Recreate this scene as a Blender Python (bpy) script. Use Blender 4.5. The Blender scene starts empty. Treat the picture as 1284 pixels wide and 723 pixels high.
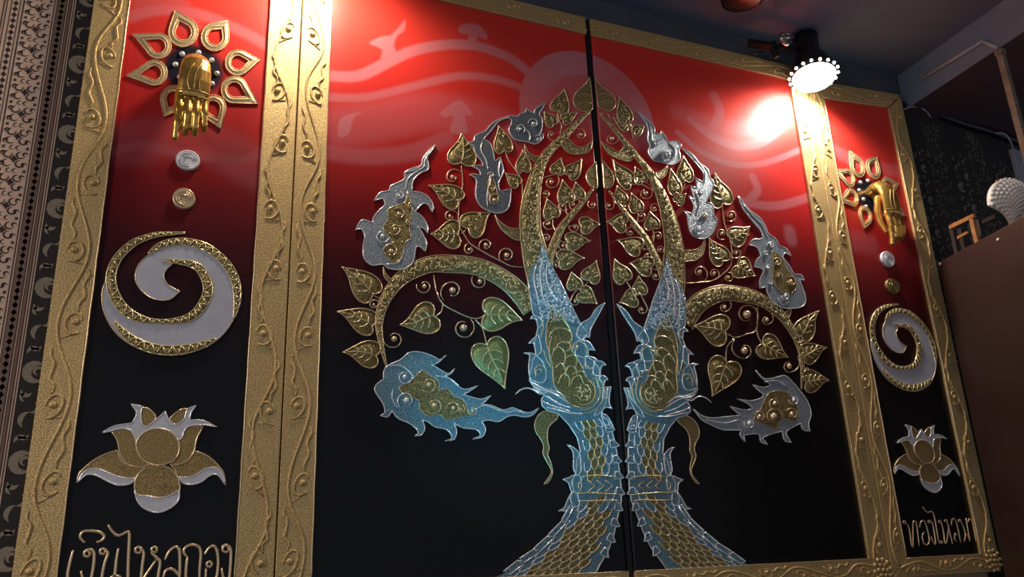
import bpy, math, random
import numpy as np
from mathutils import Vector, Matrix, geometry

random.seed(7)
sc = bpy.context.scene
COL = sc.collection
# ------------------------------------------------------------------ camera
H = 1.35                      # camera height above the floor (m)
D0 = 1.70                     # camera to the panel plane (m)
F = 1043.6                    # focal length in pixels of a 1284 wide frame
CX, CY = 642.0, 361.5
RC = np.array([[0.9204047, -0.38904444, -0.03872489],
               [0.08939742, 0.30584716, -0.94787426],
               [0.38060911, 0.86896602, 0.31628273]])   # rows: image right, image down, view
CAM = np.array([0.0, -D0, H])
cam_d = bpy.data.cameras.new('camera')
cam = bpy.data.objects.new('camera', cam_d); COL.objects.link(cam)
cam_d.sensor_width = 36.0; cam_d.lens = F / 1284.0 * 36.0
cam_d.clip_start = 0.02; cam_d.clip_end = 50
r, d, v = RC
cam.matrix_world = Matrix(((r[0], -d[0], -v[0], CAM[0]), (r[1], -d[1], -v[1], CAM[1]), (r[2], -d[2], -v[2], CAM[2]), (0, 0, 0, 1)))
sc.camera = cam
# ------------------------------------------------------------------ world, lights, exposure
w = bpy.data.worlds.new('room_light'); sc.world = w; w.use_nodes = True
w.node_tree.nodes['Background'].inputs[0].default_value = (0.80, 0.86, 1.0, 1)
w.node_tree.nodes['Background'].inputs[1].default_value = 0.26
sc.view_settings.view_transform = 'Standard'; sc.view_settings.look = 'None'
sc.view_settings.gamma = 1; sc.view_settings.exposure = 0.0
try: sc.view_settings.use_curve_mapping = False
except Exception: pass

def light(name, kind, loc, target, energy, color, size=0.05, spot=60, blend=0.5):
    ld = bpy.data.lights.new(name, kind); ld.energy = energy; ld.color = color
    if kind == 'AREA': ld.size = size
    else: ld.shadow_soft_size = size
    if kind == 'SPOT': ld.spot_size = math.radians(spot); ld.spot_blend = blend
    o = bpy.data.objects.new(name, ld); COL.objects.link(o); o.location = loc
    o.rotation_euler = (Vector(target) - Vector(loc)).to_track_quat('-Z', 'Y').to_euler()
    return o
# the lamp over the left pair of frames (just above the picture), an added, unseen fill light far to the left,
# the cyan projector lamp shining on the lower left of the tree
light('left_lamp', 'SPOT', (0.27, -0.17, 1.42 + H), (0.22, 0.0, 0.80 + H), 18.0, (1.0, 0.86, 0.66), 0.045, 160, 0.8)
light('room_fill', 'AREA', (-3.0, -2.4, 3.0), (0.6, 0, 2.15), 60.0, (1.0, 0.88, 0.76), 0.6)
light('cyan_lamp', 'SPOT', (0.15, -1.5, 1.15), (0.80, 0, 0.42 + H), 52.0, (0.10, 0.70, 1.0), 0.02, 25, 1.0)

# ------------------------------------------------------------------ pixel -> place
def ray(x, y): return RC.T @ np.array([(x - CX) / F, (y - CY) / F, 1.0])
def W(x, y, Y=0.0):                     # where the pixel meets the vertical plane at depth Y
    q = ray(x, y); t = (Y + D0) / q[1]; return CAM + q * t
def WZ(x, y, z):                        # where the pixel meets the level plane at height z
    q = ray(x, y); t = (z - CAM[2]) / q[2]; return CAM + q * t
def WX(x, y, X):
    q = ray(x, y); t = X / q[0]; return CAM + q * t
MID = 1.006                             # the seam the tree is symmetrical about
def P(s, ox=0, oy=0, k=1.0):            # point list, optionally read on an enlarged crop
    return [(ox + float(a.split(',')[0]) / k, oy + float(a.split(',')[1]) / k) for a in s.split()]
def M2(pts, mirror=False):              # pixels -> (x, z) on the panel plane
    out = []
    for p in pts:
        q = W(p[0], p[1]); out.append((2 * MID - q[0] if mirror else q[0], q[2]))
    return out
def smooth(pts, n=4, closed=False):     # Catmull-Rom
    m = len(pts)
    if m < 3: return list(pts)
    out = []
    for i in range(m if closed else m - 1):
        if closed: a, b, c, e = pts[(i-1) % m], pts[i], pts[(i+1) % m], pts[(i+2) % m]
        else: a, b, c, e = pts[max(i-1, 0)], pts[i], pts[i+1], pts[min(i+2, m-1)]
        for j in range(n):
            t = j / n
            out.append(tuple(0.5 * (2*b[k] + (c[k]-a[k])*t + (2*a[k]-5*b[k]+4*c[k]-e[k])*t*t + (3*b[k]-a[k]-3*c[k]+e[k])*t**3) for k in range(len(b))))
    if not closed: out.append(tuple(pts[-1]))
    return out
def resample(pts, n):
    q = np.array(pts, float); s = np.r_[0, np.cumsum(np.hypot(*np.diff(q, axis=0).T))]
    t = np.linspace(0, s[-1], n)
    return [tuple(x) for x in np.c_[np.interp(t, s, q[:, 0]), np.interp(t, s, q[:, 1])]]
def soft(pts, n=3):                     # smooth a closed outline but keep its sharp spikes sharp
    m = len(pts); out = []
    for i in range(m):
        a, b, c, e = [np.array(pts[(i + k) % m]) for k in (-1, 0, 1, 2)]
        def sharp(p, q, s):
            u, t = q - p, s - q
            return (u @ t) / (np.hypot(*u) * np.hypot(*t) + 1e-9) < 0.15
        t1 = (c - b) if sharp(a, b, c) else (c - a) / 2
        t2 = (c - b) if sharp(b, c, e) else (e - b) / 2
        for j in range(n):
            t = j / n
            h = (2*t**3 - 3*t*t + 1) * b + (t**3 - 2*t*t + t) * t1 + (-2*t**3 + 3*t*t) * c + (t**3 - t*t) * t2
            out.append(tuple(h))
    return out

# ------------------------------------------------------------------ mesh builder
class MB:
    def __init__(s): s.v = []; s.f = []; s.sm = []; s.mi = []; s.cur = 0
    def add(s, vs, fs, sm=True):
        n = len(s.v); s.v += [tuple(map(float, q)) for q in vs]
        for f in fs: s.f.append(tuple(i + n for i in f)); s.sm.append(sm); s.mi.append(s.cur)
    def tube3(s, pts, rad, sides=6, cap=True, flat=1.0):
        pts = [np.array(p, float) for p in pts]; m = len(pts)
        if m < 2: return
        if not hasattr(rad, '__len__'): rad = [rad] * m
        vs, fs = [], []; ref = None
        for i, p in enumerate(pts):
            t = pts[min(i+1, m-1)] - pts[max(i-1, 0)]; t /= (np.linalg.norm(t) + 1e-12)
            if ref is None:
                ref = np.array([0, 1.0, 0]) if abs(t[1]) < 0.9 else np.array([1.0, 0, 0])
            a = ref - t * (ref @ t); a /= (np.linalg.norm(a) + 1e-12); b = np.cross(t, a); ref = a
            for k in range(sides):
                an = 2 * math.pi * k / sides
                vs.append(p + rad[i] * (math.cos(an) * a * flat + math.sin(an) * b))
        for i in range(m - 1):
            for k in range(sides):
                fs.append((i*sides+k, i*sides+(k+1) % sides, (i+1)*sides+(k+1) % sides, (i+1)*sides+k))
        if cap:
            fs.append(tuple(range(sides))[::-1]); fs.append(tuple((m-1)*sides+k for k in range(sides)))
        s.add(vs, fs)
    def tube(s, pts2, rad, y=-0.003, sides=5, closed=False):   # bead of paste on the panel; pts2 = (x, z)
        if closed: pts2 = list(pts2) + [pts2[0]]
        s.tube3([(p[0], y, p[1]) for p in pts2], rad, sides)
    def taper(s, pts2, r0, y=-0.003, ends=0.25, sides=5):
        m = len(pts2); rr = []
        for i in range(m):
            t = i / max(m - 1, 1); e = min(t / 0.18, (1 - t) / 0.18, 1.0); rr.append(r0 * (ends + (1 - ends) * e))
        s.tube(pts2, rr, y, sides)
    def dot(s, c, rad, y=0.0, hgt=None, seg=8, rings=3):       # low dome standing on the panel
        hgt = hgt or rad; vs = [(c[0], y - hgt, c[1])]; fs = []
        for j in range(1, rings + 1):
            a = math.pi / 2 * j / rings
            for k in range(seg):
                b = 2 * math.pi * k / seg
                vs.append((c[0] + rad*math.sin(a)*math.cos(b), y - hgt*math.cos(a), c[1] + rad*math.sin(a)*math.sin(b)))
        for k in range(seg): fs.append((0, 1 + k, 1 + (k+1) % seg))
        for j in range(rings - 1):
            for k in range(seg): fs.append((1+j*seg+k, 1+(j+1)*seg+k, 1+(j+1)*seg+(k+1) % seg, 1+j*seg+(k+1) % seg))
        s.add(vs, fs)
    def slab(s, pts2, y0=0.0, y1=-0.003):                      # a cut-out plate with real thickness
        pts2 = [tuple(p) for p in pts2]; n = len(pts2)
        r_ = geometry.delaunay_2d_cdt([Vector(p) for p in pts2], [], [list(range(n))], 1, 1e-6)
        vs = [(p[0], y1, p[1]) for p in r_[0]]; fs = []
        for t in r_[2]:
            t = list(t); q = [r_[0][i] for i in t]; ar = sum(q[i][0]*q[(i+1) % len(q)][1] - q[(i+1) % len(q)][0]*q[i][1] for i in range(len(q)))
            fs.append(tuple(t) if ar > 0 else tuple(t)[::-1])
        k = len(vs); vs += [(p[0], y1, p[1]) for p in pts2] + [(p[0], y0, p[1]) for p in pts2]
        A = sum(pts2[i][0]*pts2[(i+1) % n][1] - pts2[(i+1) % n][0]*pts2[i][1] for i in range(n))
        for i in range(n):
            j = (i + 1) % n; f = (k+i, k+i+n, k+j+n, k+j); fs.append(f if A > 0 else f[::-1])
        s.add(vs, fs, False)
    def dome(s, pts2, h=0.004, y=0.0, c=None, rings=3):        # pillow over a star-shaped outline
        n = len(pts2); c = c or (sum(p[0] for p in pts2)/n, sum(p[1] for p in pts2)/n)
        vs = [(c[0], y - h, c[1])]; fs = []
        for j in range(1, rings + 1):
            t = j / rings; hh = h * (1 - t**3 * 0.45)
            for p in pts2: vs.append((c[0]+(p[0]-c[0])*t, y - hh, c[1]+(p[1]-c[1])*t))
        for p in pts2: vs.append((p[0], y, p[1]))
        for k in range(n): fs.append((0, 1+k, 1+(k+1) % n))
        for j in range(rings):
            for k in range(n): fs.append((1+j*n+k, 1+(j+1)*n+k, 1+(j+1)*n+(k+1) % n, 1+j*n+(k+1) % n))
        s.add(vs, fs)
    def band(s, A, B, h=0.004, y=0.0):                         # ridge strip between two edge lines
        n = len(A); vs = []; fs = []
        for i in range(n):
            a, b = A[i], B[i]
            for t, hh in ((0, 0), (0.08, .75), (0.5, 1), (0.92, .75), (1, 0)):
                vs.append((a[0]+(b[0]-a[0])*t, y - h*hh, a[1]+(b[1]-a[1])*t))
        for i in range(n - 1):
            for k in range(4): fs.append((i*5+k, i*5+k+1, (i+1)*5+k+1, (i+1)*5+k))
        s.add(vs, fs)
    def box(s, lo, hi):
        x0, y0, z0 = lo; x1, y1, z1 = hi
        vs = [(x0,y0,z0),(x1,y0,z0),(x1,y1,z0),(x0,y1,z0),(x0,y0,z1),(x1,y0,z1),(x1,y1,z1),(x0,y1,z1)]
        s.add(vs, [(3,2,1,0),(4,5,6,7),(0,1,5,4),(1,2,6,5),(2,3,7,6),(3,0,4,7)], False)
    def beam(s, a, b, wd, dp):                                 # rectangular bar from a to b
        a, b = np.array(a, float), np.array(b, float); t = b - a; t /= np.linalg.norm(t)
        u = np.cross(t, [0, 1, 0]) if abs(t[1]) < .9 else np.cross(t, [0, 0, 1]); u /= np.linalg.norm(u); q = np.cross(t, u)
        vs = []
        for p in (a, b):
            for i, j in ((-1,-1),(1,-1),(1,1),(-1,1)): vs.append(p + u*wd/2*i + q*dp/2*j)
        s.add(vs, [(3,2,1,0),(4,5,6,7),(0,1,5,4),(1,2,6,5),(2,3,7,6),(3,0,4,7)], False)
    def lathe(s, c, axis, prof, seg=24):                       # prof: (distance along axis, radius)
        axis = Vector(axis).normalized(); q = axis.to_track_quat('Z', 'Y'); vs = []; fs = []
        for (t, rr) in prof:
            for k in range(seg):
                a = 2*math.pi*k/seg; vs.append(Vector(c) + q @ Vector((rr*math.cos(a), rr*math.sin(a), t)))
        for i in range(len(prof) - 1):
            for k in range(seg): fs.append((i*seg+k, i*seg+(k+1) % seg, (i+1)*seg+(k+1) % seg, (i+1)*seg+k))
        fs.append(tuple(range(seg))[::-1]); fs.append(tuple((len(prof)-1)*seg+k for k in range(seg)))
        s.add(vs, fs)

def root_of(o): return np.array(o['_org']) if o is not None and '_org' in o else np.zeros(3)
def obj(name, mb, mat, parent=None, label=None, org=None):
    me = bpy.data.meshes.new(name)
    base = root_of(parent) if parent is not None else np.array(org if org is not None else (0, 0, 0), float)
    V = np.array(mb.v, float) - base
    me.from_pydata([tuple(q) for q in V], [], mb.f)
    me.polygons.foreach_set('use_smooth', mb.sm); me.update()
    for q in (mat if isinstance(mat, (list, tuple)) else [mat]): me.materials.append(q)
    me.polygons.foreach_set('material_index', mb.mi)
    o = bpy.data.objects.new(name, me); COL.objects.link(o)
    if parent is not None: o.parent = parent
    else: o.location = base
    o['_org'] = [float(q) for q in base]
    if label: o['label'] = label
    return o
def thing(name, label, cat, loc, group=None):
    o = bpy.data.objects.new(name, None); COL.objects.link(o); o.location = loc; o.empty_display_size = 0.05
    o['label'] = label; o['category'] = cat; o['_org'] = [float(q) for q in loc]
    if group: o['group'] = group
    return o
def tag(o, label=None, cat=None, group=None, kind=None):
    if label: o['label'] = label
    if cat: o['category'] = cat
    if group: o['group'] = group
    if kind: o['kind'] = kind
    return o
def dup(o, parent=None):
    c = o.copy(); COL.objects.link(c)
    if parent is not None: c.parent = parent
    for ch in list(o.children): dup(ch, c)
    return c

# ------------------------------------------------------------------ materials
def srgb(*c): return tuple(((x/255)/12.92 if x/255 <= .04045 else ((x/255+.055)/1.055)**2.4) for x in c) + (1,)
def mat(name, c1, c2=None, rough=0.5, metal=0.0, nscale=80, bump=0.0, bscale=400, spec=0.5, contrast=(0.35, 0.65), coat=0.0, bdist=0.001):
    m = bpy.data.materials.new(name); m.use_nodes = True; nt = m.node_tree; b = nt.nodes['Principled BSDF']
    b.inputs['Base Color'].default_value = c1; b.inputs['Roughness'].default_value = rough; b.inputs['Metallic'].default_value = metal
    b.inputs['Specular IOR Level'].default_value = spec; b.inputs['Coat Weight'].default_value = coat; b.inputs['Coat Roughness'].default_value = 0.15
    geo = nt.nodes.new('ShaderNodeNewGeometry')
    if c2:
        n = nt.nodes.new('ShaderNodeTexNoise'); n.inputs['Scale'].default_value = nscale; n.inputs['Detail'].default_value = 4
        nt.links.new(geo.outputs['Position'], n.inputs['Vector'])
        cr = nt.nodes.new('ShaderNodeValToRGB'); cr.color_ramp.elements[0].position, cr.color_ramp.elements[1].position = contrast
        cr.color_ramp.elements[0].color = c1; cr.color_ramp.elements[1].color = c2
        nt.links.new(n.outputs['Fac'], cr.inputs['Fac']); nt.links.new(cr.outputs['Color'], b.inputs['Base Color'])
    if bump:
        n = nt.nodes.new('ShaderNodeTexNoise'); n.inputs['Scale'].default_value = bscale; n.inputs['Detail'].default_value = 3
        nt.links.new(geo.outputs['Position'], n.inputs['Vector'])
        bp = nt.nodes.new('ShaderNodeBump'); bp.inputs['Strength'].default_value = bump; bp.inputs['Distance'].default_value = bdist
        nt.links.new(n.outputs['Fac'], bp.inputs['Height']); nt.links.new(bp.outputs['Normal'], b.inputs['Normal'])
    return m
G_FRAME = mat('glitter_gold', (0.42, 0.25, 0.08, 1), (0.93, 0.68, 0.33, 1), 0.42, 0.45, 420, 0.9, 480, bdist=0.0012)
G_RIM = mat('gold_bead', (0.92, 0.68, 0.42, 1), None, 0.30, 0.65, bump=0.3, bscale=300)
G_LEAF = mat('gold_leaf_paste', (0.14, 0.105, 0.035, 1), (0.50, 0.38, 0.16, 1), 0.36, 0.6, 300, 0.9, 380, bdist=0.002)
G_VEIN = mat('gold_vein', (0.90, 0.74, 0.42, 1), None, 0.28, 0.6)
G_DARK = mat('old_gold_paste', (0.20, 0.125, 0.04, 1), (0.58, 0.40, 0.16, 1), 0.4, 0.5, 500, 0.8, 600)
G_HAND = mat('polished_gold', (0.92, 0.56, 0.16, 1), (0.78, 0.42, 0.08, 1), 0.24, 0.85, 60, 0.2, 120)
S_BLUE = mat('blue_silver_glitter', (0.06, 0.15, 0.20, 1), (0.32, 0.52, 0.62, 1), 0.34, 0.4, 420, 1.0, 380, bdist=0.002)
S_FILL = mat('silver_glitter', (0.20, 0.24, 0.28, 1), (0.56, 0.62, 0.68, 1), 0.36, 0.5, 500, 0.9, 420, bdist=0.0015)
S_DARK = mat('dark_silver_glitter', (0.12, 0.14, 0.17, 1), (0.30, 0.34, 0.38, 1), 0.38, 0.5, 400, 0.9, 420, bdist=0.0015)
S_RIM = mat('silver_bead', (0.95, 0.93, 0.95, 1), None, 0.27, 0.5, bump=0.3, bscale=300)
S_CRUMP = mat('crumpled_silver', (0.10, 0.20, 0.28, 1), (0.50, 0.68, 0.80, 1), 0.34, 0.5, 260, 1.0, 260, bdist=0.003)
S_MATTE = mat('matte_silver_paste', (0.62, 0.62, 0.68, 1), (0.74, 0.74, 0.80, 1), 0.5, 0.2, 300, 0.5, 500)
WHITE = mat('white_enamel', (0.50, 0.50, 0.58, 1), (0.56, 0.56, 0.64, 1), 0.42, 0.0, 30, 0.15, 300)
BLACKM = mat('black_plastic', (0.008, 0.008, 0.009, 1), None, 0.35)
BLACKW = mat('black_painted_wood', (0.006, 0.005, 0.007, 1), None, 0.5)
CHROME = mat('brushed_metal', (0.55, 0.52, 0.48, 1), None, 0.25, 1.0)

def emis(name, c, s):
    m = bpy.data.materials.new(name); m.use_nodes = True; b = m.node_tree.nodes['Principled BSDF']
    b.inputs['Base Color'].default_value = (0.8, 0.8, 0.8, 1); b.inputs['Emission Color'].default_value = c; b.inputs['Emission Strength'].default_value = s
    return m
# the board paint: red above running to black below, with pale airbrushed clouds (an attribute of the paint itself)
BOARD = bpy.data.materials.new('gloss_board_paint'); BOARD.use_nodes = True
_nt = BOARD.node_tree; _b = _nt.nodes['Principled BSDF']; _a = _nt.nodes.new('ShaderNodeAttribute'); _a.attribute_name = 'paint'
_nt.links.new(_a.outputs['Color'], _b.inputs['Base Color']); _b.inputs['Roughness'].default_value = 0.36; _b.inputs['Specular IOR Level'].default_value = 0.3
_n = _nt.nodes.new('ShaderNodeTexNoise'); _n.inputs['Scale'].default_value = 320; _g = _nt.nodes.new('ShaderNodeNewGeometry'); _nt.links.new(_g.outputs['Position'], _n.inputs['Vector'])
_bp = _nt.nodes.new('ShaderNodeBump'); _bp.inputs['Strength'].default_value = 0.35; _bp.inputs['Distance'].default_value = 0.0005
_nt.links.new(_n.outputs['Fac'], _bp.inputs['Height']); _nt.links.new(_bp.outputs['Normal'], _b.inputs['Normal'])

# ------------------------------------------------------------------ setting
ZC = H + 1.52                # ceiling
ZS = H + 1.388                # lowered soffit on the right
WALLY = 0.032
PAPER = mat('beige_wall_cloth', srgb(218, 182, 160), srgb(226, 192, 170), 0.85, 0, 60, 0.3, 900)
PRINT = mat('brown_black_print', srgb(52, 40, 38), None, 0.8)
PRINT2 = mat('brown_ground_print', srgb(128, 100, 88), None, 0.8)
PBLACK = mat('black_wall_cloth', srgb(34, 29, 30), srgb(46, 40, 40), 0.8, 0, 200)
PGREY = mat('grey_olive_print', srgb(150, 138, 122), srgb(130, 120, 108), 0.8, 0, 300)
PDIM = mat('dim_grey_print', srgb(128, 128, 120), srgb(96, 96, 90), 0.8, 0, 300)
CEIL = mat('dark_grey_ceiling_paint', srgb(104, 116, 140), srgb(112, 122, 144), 0.7, 0, 4, 0.2, 500)
STRIP = mat('dark_grey_wall_paint', srgb(76, 80, 92), srgb(82, 86, 96), 0.7, 0, 6, 0.2, 500)
MAROON = mat('dark_maroon_paint', srgb(72, 50, 58), srgb(78, 54, 60), 0.7, 0, 5)
FLOORM = mat('dark_floor', srgb(60, 52, 46), None, 0.6)
TRIMG = mat('grey_trim_paint', srgb(165, 165, 178), srgb(150, 148, 158), 0.5, 0, 30)
TRIMW = mat('worn_wood_trim', srgb(140, 126, 112), srgb(112, 100, 86), 0.6, 0, 40)

m = MB(); m.box((-2.4, WALLY, 0), (4.2, WALLY + 0.1, ZC)); wall = tag(obj('wall_back', m, PAPER), kind='structure')
m = MB(); m.box((-2.4, -3.2, -0.05), (4.2, WALLY, 0)); tag(obj('floor', m, FLOORM), kind='structure')
sA, sB = WZ(795, 33, ZC), WZ(825, 0, ZC); sd = (sB - sA) / np.linalg.norm(sB - sA)
m = MB(); m.box((-2.4, -3.2, ZC + 0.004), (4.2, WALLY + 0.1, ZC + 0.08)); ceiling = tag(obj('ceiling', m, BLACKW), kind='structure')
def seam_at(y, off): t = (y - sA[1]) / sd[1]; return sA[0] + sd[0] * t + off
for xa, xb in ((None, -0.0012), (0.0012, None)):
    m = MB(); y0, y1 = -3.2, WALLY
    L0, L1 = (-2.4, -2.4) if xa is None else (seam_at(y0, xa), seam_at(y1, xa))
    R0, R1 = (4.2, 4.2) if xb is None else (seam_at(y0, xb), seam_at(y1, xb))
    m.add([(L0, y0, ZC), (R0, y0, ZC), (R1, y1, ZC), (L1, y1, ZC), (L0, y0, ZC+.004), (R0, y0, ZC+.004), (R1, y1, ZC+.004), (L1, y1, ZC+.004)],
          [(3,2,1,0),(4,5,6,7),(0,1,5,4),(1,2,6,5),(2,3,7,6),(3,0,4,7)], False)
    obj('ceiling_board', m, CEIL, ceiling)
m = MB(); m.box((-2.4, 0.016, H + 1.40), (WZ(1140, 135, ZS)[0] - .01, WALLY - .0005, ZC - .0005)); tag(obj('trim_4', m, STRIP), 'dark grey strip of wall above the frames', kind='structure')
# lowered soffit, right
a0 = WZ(1140, 135, ZS); a1 = WZ(1284, 40, ZS); dr = (a1 - a0) / np.linalg.norm(a1 - a0)
e0 = a0 - dr * ((a0[1] - WALLY) / dr[1]); e1 = a0 + dr * ((-2.6 - a0[1]) / dr[1])
m = MB(); q = [(e0[0], e0[1]), (e1[0], e1[1]), (4.1, e1[1]), (4.1, WALLY)]
m.add([(x, y, z) for z in (ZS, ZC - .0005) for x, y in q], [(0,1,2,3),(7,6,5,4),(0,4,5,1),(1,5,6,2),(2,6,7,3),(3,7,4,0)], False)
sof = tag(obj('trim_1', m, MAROON), 'dark maroon lowered soffit above the right wall', kind='structure')
m = MB(); q = [e0, e1]; n2 = np.array([dr[1], -dr[0], 0])
n2 = n2 if n2[0] < 0 else -n2
m.add([tuple(p + off + np.array([0, 0, zz])) for p in (e0, e1) for off in (n2*.002, n2*.004*0) for zz in (0.0, ZC - .001 - ZS)], [(0,1,5,4)], False)
obj('fascia', m, CEIL, sof)
# wall print, left: stripes, lozenge chains, flower band and a black band of scrolls
OFF = 0.0
def wx(px): return W(px, 0, WALLY)[0] + OFF
zt = ZC - .002; zb = 0.9
YP = WALLY - 0.0006
def flat(mb, pts): mb.slab(pts, WALLY, YP)
mb = MB(); mg = MB(); mbl = MB(); mgr = MB()
def vline(M, p0, p1): flat(M, [(wx(p0), zb), (wx(p1), zb), (wx(p1), zt), (wx(p0), zt)])
def comma(M, c, rr, a0, a1, th, taperp=1.0, yy=None):
    n = 10; out = []; inn = []
    for i in range(n + 1):
        t = i / n; a = math.radians(a0 + (a1 - a0) * t); tt = th * math.sin(math.pi * min(max(t**taperp, 0.02), .98))
        out.append((c[0] + (rr + tt/2)*math.cos(a), c[1] + (rr + tt/2)*math.sin(a))); inn.append((c[0] + (rr - tt/2)*math.cos(a), c[1] + (rr - tt/2)*math.sin(a)))
    M.slab(out + inn[::-1], WALLY, yy if yy else YP - 0.0004)
def scrolls(M, x0, z0, z1, k=1.0, yy=None):
    z = z0; i = 0
    while z < z1:
        s = 1 if i % 2 else -1
        comma(M, (x0 + .012*k, z), .017*k, 60, 320, .016*k, 0.8, yy); comma(M, (x0 + .014*k, z + .002), .007*k, 0, 270, .006*k, 1, yy)
        comma(M, (x0 + .002*k, z + .036*k), .010*k, 20, 190, .008*k, 1, yy); comma(M, (x0 + .004*k, z + .052*k), .009*k, 200, 350, .007*k, 1, yy)
        comma(M, (x0 + .012*k, z + .075*k), .016*k, 100, 230, .009*k, 1, yy); comma(M, (x0 + .000*k, z - .035*k), .009*k, 170, 340, .008*k, 1, yy)
        comma(M, (x0 + .012*k, z + .100*k), .010*k, 250, 430, .007*k, 1, yy); comma(M, (x0 + .0*k, z + .118*k), .008*k, 90, 260, .006*k, 1, yy)
        z += 0.165 * k; i += 1
for OFF in (0.0, -.258, -.516, -.774):
    vline(mb, 5.6, 7); vline(mb, 9.5, 10.6); vline(mb, 15, 16); vline(mb, 26, 27); vline(mb, 30, 31.6)
    vline(mb, 68.8, 70); vline(mb, 72, 73); vline(mg, 73, 84)
    for p in (84, 86.6, 90.4, 93.2): vline(mb, p, p + 1.1)
    vline(mg, 87.7, 90.4)
    vline(mbl, 96, 161)
    z = zb
    while z < zt - .01:
        for cxp in (21, 79):
            c = wx(cxp); h = 0.0050; flat(mb if cxp == 21 else mbl, [(c - h, z), (c, z - h*1.35), (c + h, z), (c, z + h*1.35)])
        z += 0.0142
    cf = wx(50.5); hw = (wx(68) - wx(33)) / 2; z = zb; per = 0.0500
    while z < zt - per:
        s = hw / 0.0285
        flat(mb, [(cf + .0085*s*math.cos(a)*(1 if k % 2 else .55), z + .0085*math.sin(a)*(1 if k % 2 else .55)) for k, a in enumerate([i*math.pi/4 + math.pi/4 for i in range(8)])])
        for sx in (-1, 1):
            for sz in (-1, 1):
                comma(mb, (cf + sx*.0125*s, z + sz*.0095), .0072, 90 - sx*sz*0 + (0 if sx > 0 else 0), 330 if sx*sz > 0 else 360 + 30, .003)
                comma(mb, (cf + sx*.0215*s, z + sz*.0115), .0040, 0, 280, .003)
            flat(mb, [(cf + sx*.0235*s - .0035, z + per/2 - .003), (cf + sx*.0235*s + .0035, z + per/2 - .0025), (cf + sx*.0235*s + .0012, z + per/2), (cf + sx*.0235*s + .0035, z + per/2 + .003), (cf + sx*.0235*s - .0035, z + per/2 + .0025), (cf + sx*.0235*s - .0012, z + per/2)])
            comma(mb, (cf + sx*.006*s, z + per/2), .0045, 60, 300, .0016)
        flat(mb, [(cf - .0013, z + per/2), (cf, z + per/2 - .0018), (cf + .0013, z + per/2), (cf, z + per/2 + .0018)])
        z += per
    scrolls(mgr, wx(106), zb, zt - .1); scrolls(mgr, wx(133), zb + .08, zt - .1)
OFF = 0.0
# right of the panels: black cloth with dim grey bands and scrolls
xr0, xr1 = 2.16, 4.0; m2 = MB(); m2.slab([(xr0, zb), (xr1, zb), (xr1, ZS), (xr0, ZS)], WALLY, YP)
obj('black_cloth', m2, PBLACK, wall)
md = MB()
for k, x0 in enumerate((2.20, 2.40, 2.60, 2.8, 3.0)):
    scrolls(md, x0 + .01, 1.9, ZS - .15, 0.9); scrolls(md, x0 + .05, 1.96, ZS - .13, 0.7)
    for i in range(380):
        px_, pz = x0 + .085 + random.random() * .085, 1.95 + random.random() * (ZS - 1.97)
        a = random.random() * 360; comma(md, (px_, pz), .003 + random.random()*.003, a, a + 200, .0022)
obj('cloth_print', md, PDIM, wall)
tag(obj('wall_print', mb, PRINT, wall)); obj('print_ground', mg, PRINT2, wall); obj('black_band', mbl, PBLACK, wall); obj('scroll_print', mgr, PGREY, wall)

# ------------------------------------------------------------------ the four painted panels
XS = dict(A0=W(67, 360)[0], A1=W(118, 360)[0], A2=W(316, 360)[0], A3=0.2305, B0=0.2335, B1=W(403, 360)[0], C0=MID - .0075, C1=MID + .0075,
          C2=W(1043, 430)[0], C3=1.7665, D0=1.7700, D1=1.829, D2=2.103, D3=2.168)
ZIT, ZOT, ZIB, ZOB = H + 1.377, H + 1.432, H - 0.020, H - 0.068
GR_Z = [(1.45, (0.76, 0.045, 0.028)), (1.25, (0.74, 0.045, 0.032)), (1.08, (0.62, 0.028, 0.024)), (0.92, (0.44, 0.015, 0.015)), (0.78, (0.20, 0.008, 0.010)),
        (0.66, (0.075, 0.005, 0.008)), (0.55, (0.025, 0.004, 0.006)), (0.45, (0.007, 0.005, 0.006)), (0.3, (0.0045, 0.0045, 0.0055)), (-0.2, (0.004, 0.004, 0.005))]
def seg_dist(X, Z, path):
    best = np.full(X.shape, 9.0)
    for (a, b) in zip(path[:-1], path[1:]):
        ax, az = a; bx, bz = b; dx, dz = bx-ax, bz-az; L = dx*dx + dz*dz + 1e-12
        t = np.clip(((X-ax)*dx + (Z-az)*dz) / L, 0, 1); best = np.minimum(best, np.hypot(X-ax-t*dx, Z-az-t*dz))
    return best
def inside(X, Z, poly):
    r_ = np.zeros(X.shape, bool); n = len(poly)
    for i in range(n):
        (x1, z1), (x2, z2) = poly[i], poly[(i+1) % n]
        c = ((z1 > Z) != (z2 > Z)) & (X < (x2-x1)*(Z-z1)/(z2-z1+1e-15) + x1); r_ ^= c
    return r_
def sstep(x): x = np.clip(x, 0, 1); return x*x*(3-2*x)
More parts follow.
